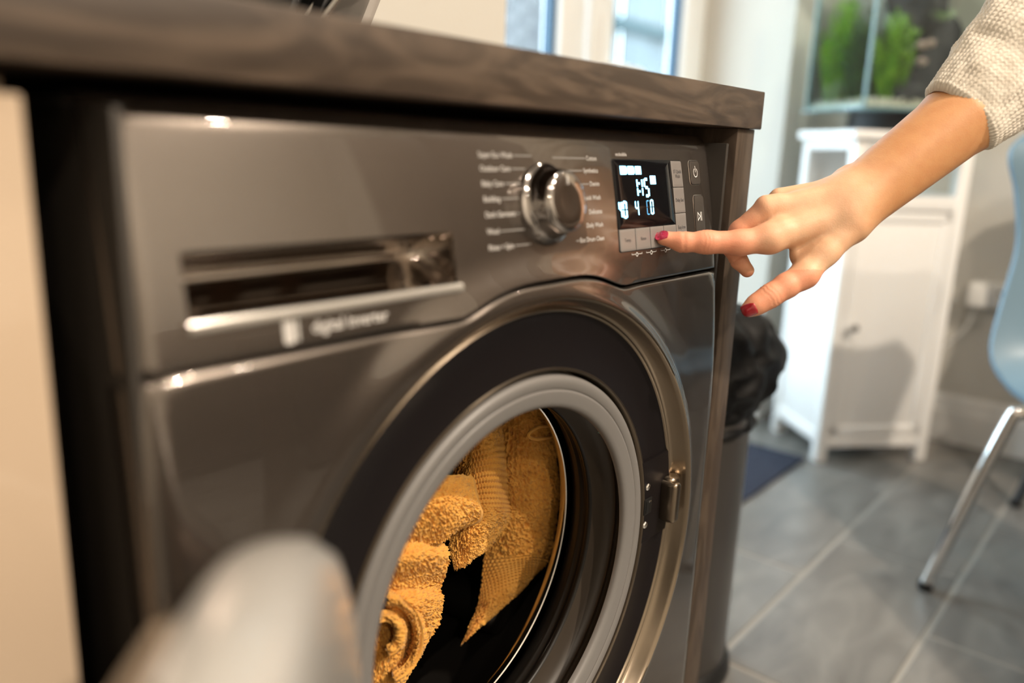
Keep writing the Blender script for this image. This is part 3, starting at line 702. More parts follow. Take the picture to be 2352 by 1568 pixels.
# things standing on the worktop, behind its front edge
rk = tag(empty('dish_rack', (.285, .30, .8945)), 'chrome wire dish rack on the worktop holding dark trays', 'rack')
rodm = None
for i in range(9):
    y = -.10 + i * .026
    bm = bmesh.new(); add_tube(bm, smooth_path([(-.05, y, .006), (.050, y, .115), (.062, y, .120), (.066, y, .110)], 4), .0034, 8)
    bm_obj('rack_rod', bm, M['chrome'], rk)
bm = bmesh.new()
for yy in (-.11, .12): add_tube(bm, [(-.12, yy, .004), (.05, yy, .004)], .004, 8)
for xx in (-.12, -.05, .05): add_tube(bm, [(xx, -.11, .004), (xx, .12, .004)], .004, 8)
bm_obj('rack_base', bm, M['chrome'], rk)
for i, (px_, lab) in enumerate(((.222, 'black tray leaning in the wire rack, nearer the left wall'), (.250, 'black tray leaning in the wire rack, closest to its chrome rods'))):
    t_ = box('tray', (-.004, -.09, 0), (.004, .09, .16), M['black'], None, bev=.003); t_.location = (px_, .30, .900); t_.rotation_euler = (0, math.radians(28), 0); tag(t_, lab, 'tray', 'black trays in the dish rack')
t_ = box('board', (-.007, -.05, 0), (.007, .09, .24), M['grey_board'], None, bev=.006); t_.location = (.332, .31, .896); t_.rotation_euler = (0, math.radians(27), 0)
t_.scale = (1, 1, 1); tag(t_, 'grey board leaning on the worktop right of the wire rack', 'board')

# ------------------------------------------------------------------ waste bin with black bag
bc = (.944, .241); BR = .128
bn = tag(empty('waste_bin', (bc[0], bc[1], 0)), 'round grey metal waste bin on the floor behind the brown end panel', 'bin')
lathe('bin_body', [(0, .012), (BR - .004, .012), (BR - .001, .02), (BR, .05), (BR + .002, .45), (BR - .004, .452), (BR - .006, .40)], (0, 0, 0), M['bin'], bn, 64, 'z')
lathe('bin_foot_ring', [(BR - .02, 0), (BR + .006, 0), (BR + .010, .006), (BR + .008, .02), (BR, .028), (BR - .01, .028)], (0, 0, 0), M['black'], bn, 64, 'z')
N, K = 120, 46; V = []; F = []
zs = np.concatenate([np.linspace(.425, .462, 10), np.linspace(.468, .605, K - 10)])
for j, z in enumerate(zs):
    t = (z - .425) / .18
    base = BR + .004 + .003 * math.sin(j) if z < .466 else BR + .018 * math.sin(math.pi * min(1, (z - .462) / .135)) ** .7
    if z > .575: base *= math.sqrt(max(.0, 1 - ((z - .575) / .034) ** 2)) * .6 + .4
    for k in range(N):
        a = 2 * math.pi * k / N
        P_ = np.array([math.cos(a) * 2.2, math.sin(a) * 2.2, z * 16]); nz = float(vnoise(P_, 3)); n2 = float(vnoise(P_ * 2.6 + 5, 4)); rd = 1 - abs(float(vnoise(P_ * 1.7 + 9, 6))) * 2
        amp = .004 if z < .466 else .014
        r = base + amp * nz + amp * .5 * n2 + amp * .7 * rd
        dz = .012 * nz * (z > .466) + (.006 * math.sin(3 * a) if j == 0 else 0)
        V.append((bc[0] + r * math.cos(a), bc[1] + r * math.sin(a), z + dz))
for j in range(K - 1):
    for k in range(N): F.append((j * N + k, j * N + (k + 1) % N, (j + 1) * N + (k + 1) % N, (j + 1) * N + k))
F.append(tuple((K - 1) * N + k for k in range(N)))
# the pointed ear of the bag towards the room
tip = at(1806, 812, y=.115); V = np.array(V); d = np.linalg.norm(V - tip, axis=1)
far = (V - np.array([bc[0], bc[1], .53])); far /= np.linalg.norm(far, axis=1)[:, None]
td = (tip - np.array([bc[0], bc[1], .53])); rt = np.linalg.norm(td); td /= rt
w = np.clip((far @ td - .86) / .14, 0, 1) ** 2.6; rr_ = np.linalg.norm(V - np.array([bc[0], bc[1], .53]), axis=1)
V = V + td[None] * ((rt - rr_).clip(0) * w)[:, None]
tag(mesh('bin_bag', V, F, M['bag'], None, True, 28), 'crumpled black bin bag bulging over the rim of the grey bin', 'bag')

# ------------------------------------------------------------------ doormat
tag(box('doormat', (1.30, .382, .0), (2.045, .80, .009), M['mat'], bev=.003), 'dark navy doormat on the tiles in front of the glazed door', 'mat')

# ------------------------------------------------------------------ white cabinet
CW, CD, CH = .335, .280, .905
ang = math.atan2(-.669, .743)
wc = tag(empty('white_cabinet', (2.044, .354, 0), ang), 'small white painted cabinet set diagonally in the corner, carrying the fish tank', 'cabinet')
# local x runs along the front to the right, local y into the depth
P = .032
bm = bmesh.new()
bm.free()
for (a, b) in ((0, 0), (CW - P, 0), (0, CD - P), (CW - P, CD - P)): box('corner_post', (a, b, 0), (a + P, b + P, .885), M['cab'], wc, bev=.002)
box('top', (-.016, -.016, .882), (CW + .016, CD + .010, CH), M['cab'], wc, bev=.004)
for (x_, ) in ((.006,), (CW - .016,)):
    bm = bmesh.new()
    add_box(bm, (x_, P * .9, .065), (x_ + .010, CD - P * .9, .735), .001)
    add_box(bm, (x_ - .004, P * .9, .855), (x_ + .014, CD - P * .9, .885), .001); add_box(bm, (x_ - .004, P * .9, .715), (x_ + .014, CD - P * .9, .745), .001)
    add_box(bm, (x_ - .004, P * .9, .052), (x_ + .014, CD - P * .9, .085), .001)
    bm_obj('side_panel', bm, M['cab'], wc)
box('back_panel', (P * .9, CD - .02, .05), (CW - P * .9, CD - .008, .88), M['cab'], wc, bev=.001)
box('shelf', (.01, .012, .715), (CW - .01, CD - .02, .728), M['cab'], wc, bev=.001)
box('floor_board', (.01, .012, .055), (CW - .01, CD - .02, .068), M['cab'], wc, bev=.001)
for (a, b, c, d) in ((.002, .022, .855, .883), (.002, .022, .704, .742), (.004, .024, .042, .078)): box('front_rail', (P * .9, a, c), (CW - P * .9, b, d), M['cab'], wc, bev=.002)
bm = bmesh.new(); dz0, dz1, da, db = .080, .700, P + .002, CW - P - .002
add_box(bm, (da, .006, dz0), (db, .020, dz1), .001); 
for q in ((da, db, dz1 - .006, dz1), ): add_box(bm, (q[0], .003, q[2] - .001), (q[1], .02, q[3]), .001)
dd = bm_obj('cabinet_door', bm, M['cab'], wc)
bm = bmesh.new()
add_box(bm, (da, .001, dz0), (da + .022, .008, dz1), .002); add_box(bm, (db - .022, .001, dz0), (db, .008, dz1), .002)
add_box(bm, (da, .001, dz0), (db, .008, dz0 + .026), .002); add_box(bm, (da, .001, dz1 - .026), (db, .008, dz1), .002)
bm_obj('door_moulding', bm, M['cab'], dd)
lathe('knob', [(.004, .001), (.004, -.012), (.009, -.015), (.0125, -.021), (.0125, -.026), (.008, -.031), (0, -.032)], (.050, 0, .392), M['chrome'], dd, 24)
box('glazed_panel', (P, .010, .745), (CW - P, .013, .855), M['glass'], wc, bev=0)

# ------------------------------------------------------------------ fish tank on the cabinet
TZ = .905; tk = tag(empty('fish_tank', (2.044, .354, TZ), ang), 'open glass fish tank full of green plants on the white cabinet', 'fish tank')
lathe('tank_pedestal', [(0, 0), (.118, 0), (.120, .004), (.116, .046), (.120, .052), (0, .052)], (.185, .150, 0), M['black'], tk, 48, 'z')
A0, A1, B0, B1 = -.002, .395, -.012, .295; Z0, Z1 = .058, .50; g = .006
box('tank_base', (A0 - .008, B0 - .008, .052), (A1 + .008, B1 + .008, .058), M['glass_edge'], tk, bev=.001)
for nm, lo, hi in (('front_glass', (A0 + g, B0, Z0), (A1, B0 + g, Z1)), ('left_glass', (A0, B0, Z0), (A0 + g, B1, Z1)), ('right_glass', (A1 - g, B0 + g, Z0), (A1, B1, Z1)), ('back_glass', (A0 + g, B1 - g, Z0), (A1 - g, B1, Z1))):
    box(nm, lo, hi, M['tank_glass'], tk, bev=0)
for a, b in ((A0, B0), (A1 - .006, B0), (A0, B1 - .006)):
    box('glass_seam', (a - .0012, b - .0012, Z0), (a + .0065, b + .0065, Z1), M['glass_edge'], tk, bev=.001)
box('water', (A0 + g + .001, B0 + g + .001, Z0 + .002), (A1 - g - .001, B1 - g - .001, .44), M['water'], tk, bev=0)
tl = box('tank_lamp', (.02, .08, Z1 - .004), (.37, .20, Z1 + .02), M['black'], tk, bev=.004)
bmx = box('lamp_strip', (.04, .10, Z1 - .006), (.35, .18, Z1 - .004), mat('aquarium_tube', (1, 1, 1), .5, emit=(1, 1, .96, 9)), tl, bev=0)
MT = Matrix.Translation((2.044, .354, TZ)) @ Matrix.Rotation(ang, 4, 'Z')
def TW_(x, y, z): return MT @ Vector((x, y, z))
# gravel: pebbles joined (uncountable)
bm = bmesh.new(); add_box(bm, (A0 + .012, B0 + .012, Z0 + .004), (A1 - .012, B1 - .012, Z0 + .012), 0)
for i in range(900):
    c = (random.uniform(A0 + .016, A1 - .016), random.uniform(B0 + .016, B1 - .016), Z0 + .013 + random.uniform(0, .010)); r = random.uniform(.003, .006)
    q = bmesh.ops.create_icosphere(bm, subdivisions=1, radius=r, matrix=Matrix.Translation(c) @ Matrix.Diagonal((1, random.uniform(.7, 1.2), .7, 1)))
o = bm_obj('gravel', bm, M['gravel']); o.matrix_world = MT; tag(o, 'pale gravel covering the bottom of the fish tank', 'gravel', kind='stuff')
def plant(name, x, y, z, h, rad, nst, m, label, lean=(0, 0), leaf=.018, up=.5, group='plants in the fish tank', bushy=1.0):
    V = []; F = []
    for s in range(nst):
        a = random.uniform(0, 6.283); rr2 = rad * math.sqrt(random.random()); hh = h * random.uniform(.6, 1) * (1 - .3 * rr2 / rad)
        bx, by = rr2 * .35 * math.cos(a), rr2 * .35 * math.sin(a)
        tx, ty = rr2 * math.cos(a) + lean[0], rr2 * math.sin(a) + lean[1]
        nl = int(hh / .006)
        for i in range(nl):
            t = (i + 1) / nl; f = t ** .7
            p = np.array([bx + (tx - bx) * f, by + (ty - by) * f, hh * t])
            for w_ in range(3):
                b = random.uniform(0, 6.283); d = np.array([math.cos(b), math.sin(b), up + random.uniform(0, .6)]); d /= np.linalg.norm(d)
                L = leaf * 1.15 * random.uniform(.7, 1.2) * bushy; sd = np.cross(d, [0, 0, 1]); sd /= np.linalg.norm(sd); wd = .0022
                k = len(V); V += [p, p + d * L * .5 + sd * wd, p + d * L, p + d * L * .5 - sd * wd]; F.append((k, k + 1, k + 2, k + 3))
    o = mesh(name, V, F, m, None, False); o.matrix_world = MT @ Matrix.Translation((x, y, z)); tag(o, label, 'plant', group); return o
zg = Z0 + .018
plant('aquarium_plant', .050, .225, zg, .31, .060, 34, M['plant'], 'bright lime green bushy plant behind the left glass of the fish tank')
plant('aquarium_plant', .055, .120, zg, .25, .060, 60, M['plant_dark'], 'dark green bushy plant at the left side of the fish tank, shade put into its colour')  # dark leaf colour stands in for the bush's shaded interior
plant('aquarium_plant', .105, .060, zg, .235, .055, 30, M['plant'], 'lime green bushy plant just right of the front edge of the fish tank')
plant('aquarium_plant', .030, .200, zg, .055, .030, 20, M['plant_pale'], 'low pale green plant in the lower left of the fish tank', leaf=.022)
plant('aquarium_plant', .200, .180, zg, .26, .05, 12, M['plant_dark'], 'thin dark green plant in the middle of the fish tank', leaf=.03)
plant('aquarium_plant', .245, .060, zg + .20, .03, .03, 6, M['plant_pale'], 'small pale yellow-green leaf tuft high in the fish tank', leaf=.03, up=.1)
def rock(name, c, s, m, label, seed, group=None, flat_=1):
    bm = bmesh.new(); bmesh.ops.create_icosphere(bm, subdivisions=4, radius=1)
    co = np.array([v.co[:] for v in bm.verts]); d = 1 + .28 * vnoise(co * 1.6 + seed, seed) + .14 * vnoise(co * 3.7 + seed, seed + 1)
    for v, q, dd_ in zip(bm.verts, co, d): v.co = Vector((c[0] + q[0] * s[0] * dd_, c[1] + q[1] * s[1] * dd_, c[2] + q[2] * s[2] * dd_))
    o = bm_obj(name, bm, m); o.matrix_world = MT; tag(o, label, 'rock', group); return o
rock('rock', (.255, .200, zg + .10), (.125, .060, .16), M['rock'], 'large dark rock at the back of the fish tank', 3)
rock('rock', (.215, .150, zg + .26), (.085, .05, .075), M['rock'], 'dark rock perched high above the largest rock in the tank', 5)
rock('rock', (.145, .050, zg + .02), (.045, .03, .035), M['rock'], 'low dark rock behind the front glass of the fish tank', 8)
for i, (a, b, c, lab) in enumerate(((.205, .105, .150, 'pinkish pebble, left of the upper pair on the dark rock in the tank'), (.232, .105, .156, 'pinkish pebble, right of the upper pair on the dark rock in the tank'), (.212, .100, .108, 'pinkish pebble, lowest on the dark rock in the tank'))):
    rock('pebble', (a, b, zg + c), (.013, .012, .010), M['rock_pink'], lab, 20 + i, 'pink pebbles in the fish tank')

# ------------------------------------------------------------------ wall socket and lead
so = tag(empty('wall_socket', (x1, .06, .465)), 'white double wall socket above the skirting board right of the white cabinet', 'socket')
bm = bmesh.new(); add_box(bm, (-.030, -.095, -.036), (0, .060, .036), .004, 3); bm_obj('face_plate', bm, M['socket'], so)
box('plug', (-.070, .012, -.034), (-.028, .062, .034), M['socket'], so, bev=.006, seg=3)
for yy in (-.055, -.012):
    bm = bmesh.new()
    for (a, b, c, d) in ((-.003, .003, .004, .013), (-.013, -.008, -.012, -.008), (.008, .013, -.012, -.008)): add_box(bm, (-.0308, yy + a, c), (-.0298, yy + b, d), 0)
    bm_obj('socket_holes', bm, M['black'], so)
    box('switch', (-.034, yy - .006, .018), (-.029, yy + .006, .030), M['socket'], so, bev=.001)
tag(tube('power_lead', smooth_path([(x1 - .045, .10, .43), (x1 - .03, .12, .36), (x1 - .014, .17, .29), (x1 - .012, .22, .21), (x1 - .03, .25, .10), (x1 - .03, .28, .006)]), .0035, M['socket'], None, 8), 'white power lead running down the wall from the double socket', 'cable')

# ------------------------------------------------------------------ shell chairs
def chair(C, a, label, shellmat, legmat):
    t = tag(empty('chair', (C[0], C[1], 0), a), label, 'chair')
    cl = [(.235, .445), (.20, .462), (.10, .452), (-.02, .440), (-.12, .442), (-.175, .462), (-.208, .495), (-.225, .57), (-.236, .68), (-.250, .78), (-.262, .86), (-.268, .905)]
    hw = [.130, .150, .160, .163, .166, .170, .168, .150, .130, .140, .158, .110]
    pts = smooth_path([(c[0], h, c[1]) for c, h in zip(cl, hw)], 5); V = []; n = 24; m_ = len(pts)
    for sgn in (0, 1):
        for i, p in enumerate(pts):
            q0, q1 = pts[max(0, i - 1)], pts[min(m_ - 1, i + 1)]; tx, tz = q1.x - q0.x, q1.z - q0.z; l = math.hypot(tx, tz); nx_, nz_ = tz / l, -tx / l
            for k in range(n + 1):
                s = -1 + 2 * k / n; curl = .030 * abs(s) ** 2.6
                off = (  .0105 if sgn else 0) - curl
                V.append((p.x + nx_ * off, p.y * math.sin(s * math.pi / 2) if False else p.y * s, p.z + nz_ * off))
    N_ = n + 1; o = m_ * N_; F = []
    for i in range(m_ - 1):
        for k in range(n):
            q = (i * N_ + k, i * N_ + k + 1, (i + 1) * N_ + k + 1, (i + 1) * N_ + k); F.append(q); F.append(tuple(o + j for j in q[::-1]))
    for i in range(m_ - 1):
        F.append((i * N_, (i + 1) * N_, o + (i + 1) * N_, o + i * N_)); F.append((i * N_ + n, o + i * N_ + n, o + (i + 1) * N_ + n, (i + 1) * N_ + n))
    for k in range(n):
        F.append((k, o + k, o + k + 1, k + 1)); b = (m_ - 1) * N_; F.append((b + k, b + k + 1, o + b + k + 1, o + b + k))
    mesh('shell', V, F, shellmat, t, True, 50)
    for sx, sy in ((-1, 1), (-1, -1), (1, 1), (1, -1)):
        path = smooth_path([(sx * .02, sy * .03, .405), (sx * .085, sy * .115, .402), (sx * .122, sy * .165, .392), (sx * .135, sy * .185, .350), (sx * .185, sy * .250, .012)], 6)
        lg = tube('leg', path, .0125, legmat, t, 16)
        lathe('foot_cap', [(0, 0), (.0135, 0), (.014, .003), (.014, .016), (.0125, .017)], (sx * .1855, sy * .251, 0), M['black'], lg, 16, 'z')
    lathe('seat_mount', [(0, .392), (.075, .392), (.08, .398), (.08, .415), (.05, .428), (0, .43)], (0, 0, 0), M['black'], t, 24, 'z')
    return t
chair((1.56, -.37), math.radians(-135), 'blue-grey shell chair with chrome legs at the right edge, nearest the camera', M['chair'], M['chrome'])
chair((2.215, -.42), math.radians(-125), 'dark-legged shell chair behind the blue-grey chair, only one foot showing', M['chair'], mat('dark_chrome', (.12, .13, .14), .25, 1))

sb = tag(empty('added_sideboard', (1.6, -2.68, 0)), 'unseen dark brown sideboard against the far wall behind the photographer', 'added_sideboard')  # unseen sideboard, added to darken what the lower machine front reflects
box('carcass', (-1.0, -.20, .06), (.92, .20, .88), M['endpanel'], sb, bev=.004)
for k in range(4): box('added_sideboard_door', (-.99 + k * .478, .20, .07), (-.52 + k * .478, .22, .87), M['endpanel'], sb, bev=.003)
ds = tag(empty('added_dresser', (2.30, -1.50, 0)), 'unseen tall dark dresser against the right wall beyond the dining table', 'added_dresser')  # unseen dresser, added so display and panel mirror something dark
box('carcass', (-.20, -.66, 0), (.225, .66, 1.95), M['endpanel'], ds, bev=.004)
for k in range(3):
    box('added_dresser_door', (-.222, -.645 + k * .432, .08), (-.20, -.219 + k * .432, .90), M['endpanel'], ds, bev=.003)
    box('added_dresser_door', (-.222, -.645 + k * .432, .94), (-.20, -.219 + k * .432, 1.92), M['endpanel'], ds, bev=.003)
M['table'] = mat('dark_wood_table', (.06, .035, .02), .4, var=(8, (.10, .06, .035), (1, 8, 8), 1, .4, .6))
dt_ = tag(empty('dining_table', (1.306, -1.05, 0), math.radians(45)), 'square dark wooden dining table standing just outside the right edge of the photograph', 'table')
box('tabletop', (-.45, -.45, .715), (.45, .45, .745), M['table'], dt_, bev=.004)
bm = bmesh.new()
for q in (-1, 1): add_box(bm, (-.40, q * .40 - .01, .64), (.40, q * .40 + .01, .716), .002)
bm_obj('apron', bm, M['table'], dt_)
for a in (-1, 1):
    for c in (-1, 1): box('leg', (a * .40 - .03, c * .40 - .03, 0), (a * .40 + .03, c * .40 + .03, .716), M['table'], dt_, bev=.003)

# ------------------------------------------------------------------ the hand and forearm (one continuous surface)
DT = 0.7035                                        # distance of the hand plane
tipw = blk((1512, 546)); TIP = np.array([tipw[0], float(prof_y(*tipw)), tipw[1]]); DT = float((TIP - CAM) @ FWD) - .004
SP = DT / FPX
def HL(px, py, w):                                 # joint position, local frame (right, up, towards viewer) about the fingertip
    p = CAM + ray(px, py) * (DT - w / 1000.0) - TIP
    return np.array([p @ RGT, p @ UPV, -(p @ FWD)])
def cone(a, b, ra, rb): return (HL(*a), HL(*b), ra * SP, rb * SP)
palm = [  # (cone, k)
    (cone((1955, 480, -4), (1768, 548, 0), 44, 33), 0),
    (cone((1938, 452, -6), (1764, 482, -9), 40, 27), 9),
    (cone((1930, 440, -16), (1790, 456, -25), 34, 25), 8),
    (cone((1935, 440, -26), (1822, 452, -40), 30, 23), 8),
    (cone((1930, 490, -26), (1840, 520, -36), 40, 34), 10),
    (cone((1935, 520, -14), (1845, 560, -16), 40, 30), 10),
    (cone((1950, 520, 0), (1895, 578, 1), 38, 31), 9),
    (cone((1895, 578, 1), (1848, 630, 3), 31, 27.5), 6),
    (cone((1938, 448, -14), (2180, 258, -14), 42, 58), 16),
    (cone((1955, 505, -10), (2240, 284, -10), 42, 58), 16),
    (cone((1950, 475, -5), (2215, 262, 2), 42, 56), 18),
    (cone((2180, 258, -14), (2420, 60, -14), 58, 78), 8),
    (cone((2240, 284, -10), (2460, 110, -10), 58, 78), 8),
    (cone((1934, 402, -18), (1944, 396, -18), 13, 13), 7),
    (cone((1768, 540, 4), (1790, 530, 4), 18, 17), 12),
    (cone((1758, 470, -8), (1780, 468, -8), 18, 17), 10),
    (cone((1862, 592, -5), (1832, 590, -7), 24, 17), 11),
]
index = [cone((1768, 548, 1), (1700, 557, 1), 33, 27.5), cone((1700, 557, 1), (1622, 556, 1.5), 27.5, 25), cone((1622, 556, 1.5), (1568, 556, 1), 25, 21), cone((1568, 556, 1), (1524, 546.5, 0), 21, 16.5)]
middle = [cone((1760, 480, -9), (1700, 530, -18), 27, 24.5), cone((1700, 530, -18), (1680, 566, -22), 24, 22.5), cone((1680, 566, -22), (1697, 598, -24), 21, 19.5), cone((1697, 598, -24), (1716, 621, -24), 19, 16.5)]
ring = [cone((1790, 456, -25), (1722, 520, -40), 24, 22), cone((1722, 520, -40), (1740, 562, -44), 21, 18)]
pinky = [cone((1822, 452, -40), (1765, 505, -56), 21, 19), cone((1765, 505, -56), (1785, 545, -58), 18, 16)]
thumb = [cone((1848, 630, 3), (1806, 656, 5), 28, 26), cone((1806, 656, 5), (1768, 680, 6), 26, 25), cone((1768, 680, 6), (1738, 699, 6), 25, 21), cone((1738, 699, 6), (1719, 711, 5.5), 21, 17)]
knk = [(cone((1850, 633, 4), (1838, 640, 4), 25, 24))]
def dcone(P, c):
    a, b, ra, rb = c; ab = b - a; L = ab @ ab + 1e-12; q = P - a.astype(P.dtype); t = np.clip((q @ ab) / L, 0, 1)
    q = q - t[:, None] * ab; return np.sqrt((q * q).sum(1)) - (ra + (rb - ra) * t)
def smin(a, b, k):
    if k <= 0: return np.minimum(a, b)
    h = np.maximum(k - np.abs(a - b), 0) / k; return np.minimum(a, b) - h * h * k * .25
def chain(P, cs, k):
    d = dcone(P, cs[0])
    for c in cs[1:]: d = smin(d, dcone(P, c), k)
    return d
def sdf(P):
    d = dcone(P, palm[0][0])
    for c, k in palm[1:]: d = smin(d, dcone(P, c), k * .001)
    d = smin(d, chain(P, index, .006), .006)
    d = smin(d, chain(P, thumb, .007), .008)
    d = smin(d, chain(P, middle, .004), .0022)
    d = smin(d, chain(P, ring, .002), .0015); d = smin(d, chain(P, pinky, .002), .0015)
    for c in knk: d = smin(d, dcone(P, c), .005)
    return d
h = .0011
allc = [c for c, _ in palm] + index + middle + ring + pinky + thumb
lo = np.min([np.minimum(c[0] - c[2], c[1] - c[3]) for c in allc], 0) - .006; hi = np.max([np.maximum(c[0] + c[2], c[1] + c[3]) for c in allc], 0) + .006
n3 = (np.ceil((hi - lo) / h / 8).astype(int)) * 8 + 1
D = np.full(tuple(n3), 1.0, np.float32); BS = 8
bi = np.stack(np.meshgrid(*[np.arange((n - 1) // BS) for n in n3], indexing='ij'), -1).reshape(-1, 3)
cen = (lo + (bi * BS + BS / 2) * h); dc = sdf(cen)
for (i, j, k), d0 in zip(bi, dc):
    if d0 < -BS * h * .9 - .004: D[i * BS:i * BS + BS + 1, j * BS:j * BS + BS + 1, k * BS:k * BS + BS + 1] = -1
near = bi[np.abs(dc) <= BS * h * .9 + .004]
gg = np.stack(np.meshgrid(*[np.arange(BS + 1)] * 3, indexing='ij'), -1).reshape(-1, 3)
for s in range(0, len(near), 400):
    nb = near[s:s + 400]; idx = (nb[:, None, :] * BS + gg[None]).reshape(-1, 3); val = sdf(lo + idx * h); D[idx[:, 0], idx[:, 1], idx[:, 2]] = val
def surface_nets(D):
    ins = D < 0; cnt = np.zeros(tuple(np.array(D.shape) - 1), np.int32); acc = np.zeros(cnt.shape + (3,), np.float32)
    sx, sy, sz = cnt.shape
    corner = lambda a, X: X[a[0]:a[0] + sx, a[1]:a[1] + sy, a[2]:a[2] + sz]
    for ax in range(3):
        for u in (0, 1):
            for v in (0, 1):
                a = [u, v]; a.insert(ax, 0); b = list(a); b[ax] = 1
                da, db = corner(a, D), corner(b, D); m_ = (da < 0) != (db < 0); t = np.where(m_, da / np.where(m_, da - db, 1), 0)
                cnt += m_
                for q in range(3): acc[..., q] += np.where(m_, (t if q == ax else a[q]), 0)
    act = cnt > 0; ids = -np.ones(cnt.shape, np.int64); ids[act] = np.arange(act.sum())
    P = np.argwhere(act) + acc[act] / cnt[act][:, None]; F = []
    for ax in range(3):
        sl0 = [slice(1, -1)] * 3; sl0[ax] = slice(0, -1); a = ins[tuple(sl0)]; sl1 = list(sl0); sl1[ax] = slice(1, None); b = ins[tuple(sl1)]
        e = np.argwhere(a != b); off = np.array([1, 1, 1]); off[ax] = 0; e = e + off; flip = ins[e[:, 0], e[:, 1], e[:, 2]]
        o1, o2 = [(1, 2), (2, 0), (0, 1)][ax]; q = []
        for s1, s2 in ((0, 0), (1, 0), (1, 1), (0, 1)):
            c = e.copy(); c[:, o1] -= s1; c[:, o2] -= s2; q.append(ids[c[:, 0], c[:, 1], c[:, 2]])
        q = np.stack(q, 1); q[~flip] = q[~flip][:, ::-1]; F.append(q)
    return P, np.concatenate(F)
P_, Fh = surface_nets(D); P_ = lo + P_ * h
# taubin-like relax to remove voxel facets
E = np.concatenate([Fh[:, [0, 1]], Fh[:, [1, 2]], Fh[:, [2, 3]], Fh[:, [3, 0]]]); dg = np.bincount(E.ravel(), minlength=len(P_)).astype(float)
for lam in (.5, -.52) * 4:
    s_ = np.zeros_like(P_)
    for q in range(3): s_[:, q] = np.bincount(E[:, 0], P_[E[:, 1], q], len(P_)) + np.bincount(E[:, 1], P_[E[:, 0], q], len(P_))
    P_ = P_ + lam * (s_ / dg[:, None] - P_)
# skin creases over the finger joints
for jx, jy, w_, tx, ty, dep in ((1620, 556, 1, 1, 0, .00045), (1612, 556, 1, 1, 0, .0003), (1628, 556, 1, 1, 0, .0003), (1570, 556, 1, 1, 0, .0004), (1566, 556, 1, 1, 0, .0003), (1768, 680, 6, .8, .6, .0006), (1761, 685, 6, .8, .6, .0004), (1775, 675, 6, .8, .6, .0004), (1694, 594, -24, .5, -.86, .0008)):
    c = HL(jx, jy, w_); q = P_ - c; t_ = np.array([tx, ty, 0.0]); al = q @ t_ + .0006 * np.sin(q[:, 2] * 900); rr2 = (q ** 2).sum(1)
    P_ = P_ - (q - (q @ t_)[:, None] * t_) / (np.sqrt(rr2)[:, None] + 1e-9) * (dep * .85 * np.exp(-(al / .0011) ** 2) * (rr2 < .0135 ** 2))[:, None]
MH = Matrix(((RGT[0], UPV[0], -FWD[0], TIP[0]), (RGT[1], UPV[1], -FWD[1], TIP[1]), (RGT[2], UPV[2], -FWD[2], TIP[2]), (0, 0, 0, 1)))
sk = bpy.data.materials.new('skin'); sk.use_nodes = True; nt = sk.node_tree; b = nt.nodes['Principled BSDF']
at_ = nt.nodes.new('ShaderNodeAttribute'); at_.attribute_name = 'redness'
mx = nt.nodes.new('ShaderNodeMix'); mx.data_type = 'RGBA'; mx.inputs[6].default_value = (.74, .47, .29, 1); mx.inputs[7].default_value = (.74, .315, .185, 1)
tc = nt.nodes.new('ShaderNodeTexCoord'); nz = nt.nodes.new('ShaderNodeTexNoise'); nz.inputs['Scale'].default_value = 90; nz.inputs['Detail'].default_value = 4
m2 = nt.nodes.new('ShaderNodeMix'); m2.data_type = 'RGBA'; m2.blend_type = 'MULTIPLY'; m2.inputs[0].default_value = .25; cr_ = nt.nodes.new('ShaderNodeValToRGB')
cr_.color_ramp.elements[0].color = (.8, .62, .55, 1); cr_.color_ramp.elements[1].color = (1, 1, 1, 1); cr_.color_ramp.elements[0].position = .35; cr_.color_ramp.elements[1].position = .6
vo = nt.nodes.new('ShaderNodeTexVoronoi'); vo.inputs['Scale'].default_value = 900; bp = nt.nodes.new('ShaderNodeBump'); bp.inputs['Strength'].default_value = .25; bp.inputs['Distance'].default_value = .0003
ta_ = nt.nodes.new('ShaderNodeAttribute'); ta_.attribute_name = 'tan'; mt_ = nt.nodes.new('ShaderNodeMix'); mt_.data_type = 'RGBA'; mt_.inputs[6].default_value = (.74, .47, .29, 1); mt_.inputs[7].default_value = (.58, .295, .125, 1)  # forearm tan; paler hand base also carries the highlight on its back
nt.links.new(ta_.outputs['Fac'], mt_.inputs[0]); nt.links.new(mt_.outputs[2], mx.inputs[6])
nt.links.new(at_.outputs['Fac'], mx.inputs[0]); nt.links.new(tc.outputs['Object'], nz.inputs[0]); nt.links.new(nz.outputs[0], cr_.inputs[0]); nt.links.new(mx.outputs[2], m2.inputs[6]); nt.links.new(cr_.outputs[0], m2.inputs[7]); nt.links.new(m2.outputs[2], b.inputs['Base Color'])
nt.links.new(tc.outputs['Object'], vo.inputs[0]); nt.links.new(vo.outputs[0], bp.inputs['Height']); nt.links.new(bp.outputs[0], b.inputs['Normal'])
b.inputs['Roughness'].default_value = .5; b.inputs['Subsurface Weight'].default_value = .18; b.inputs['Subsurface Radius'].default_value = (1, .28, .12); b.inputs['Subsurface Scale'].default_value = .006
per = mesh('person', P_, Fh, sk, None, True); per.matrix_world = MH
tag(per, 'person in cream knitted sweater, right arm reaching in, index finger pressing a key', 'person')
pxl = P_[:, 0] / SP + 1512
red = .95 * (1 - sstep(1660, 1800, pxl)) + .08; red = np.maximum(red, .9 * (P_[:, 1] < -.030) * (1 - sstep(1850, 1960, pxl)))
for jx, jy, r_ in ((1618, 550, 22), (1840, 642, 26), (1766, 686, 18), (1568, 552, 12)):
    c = HL(jx, jy, 6); red = np.maximum(red, 1.15 * np.exp(-(((P_ - c) ** 2).sum(1)) / (r_ * SP) ** 2))
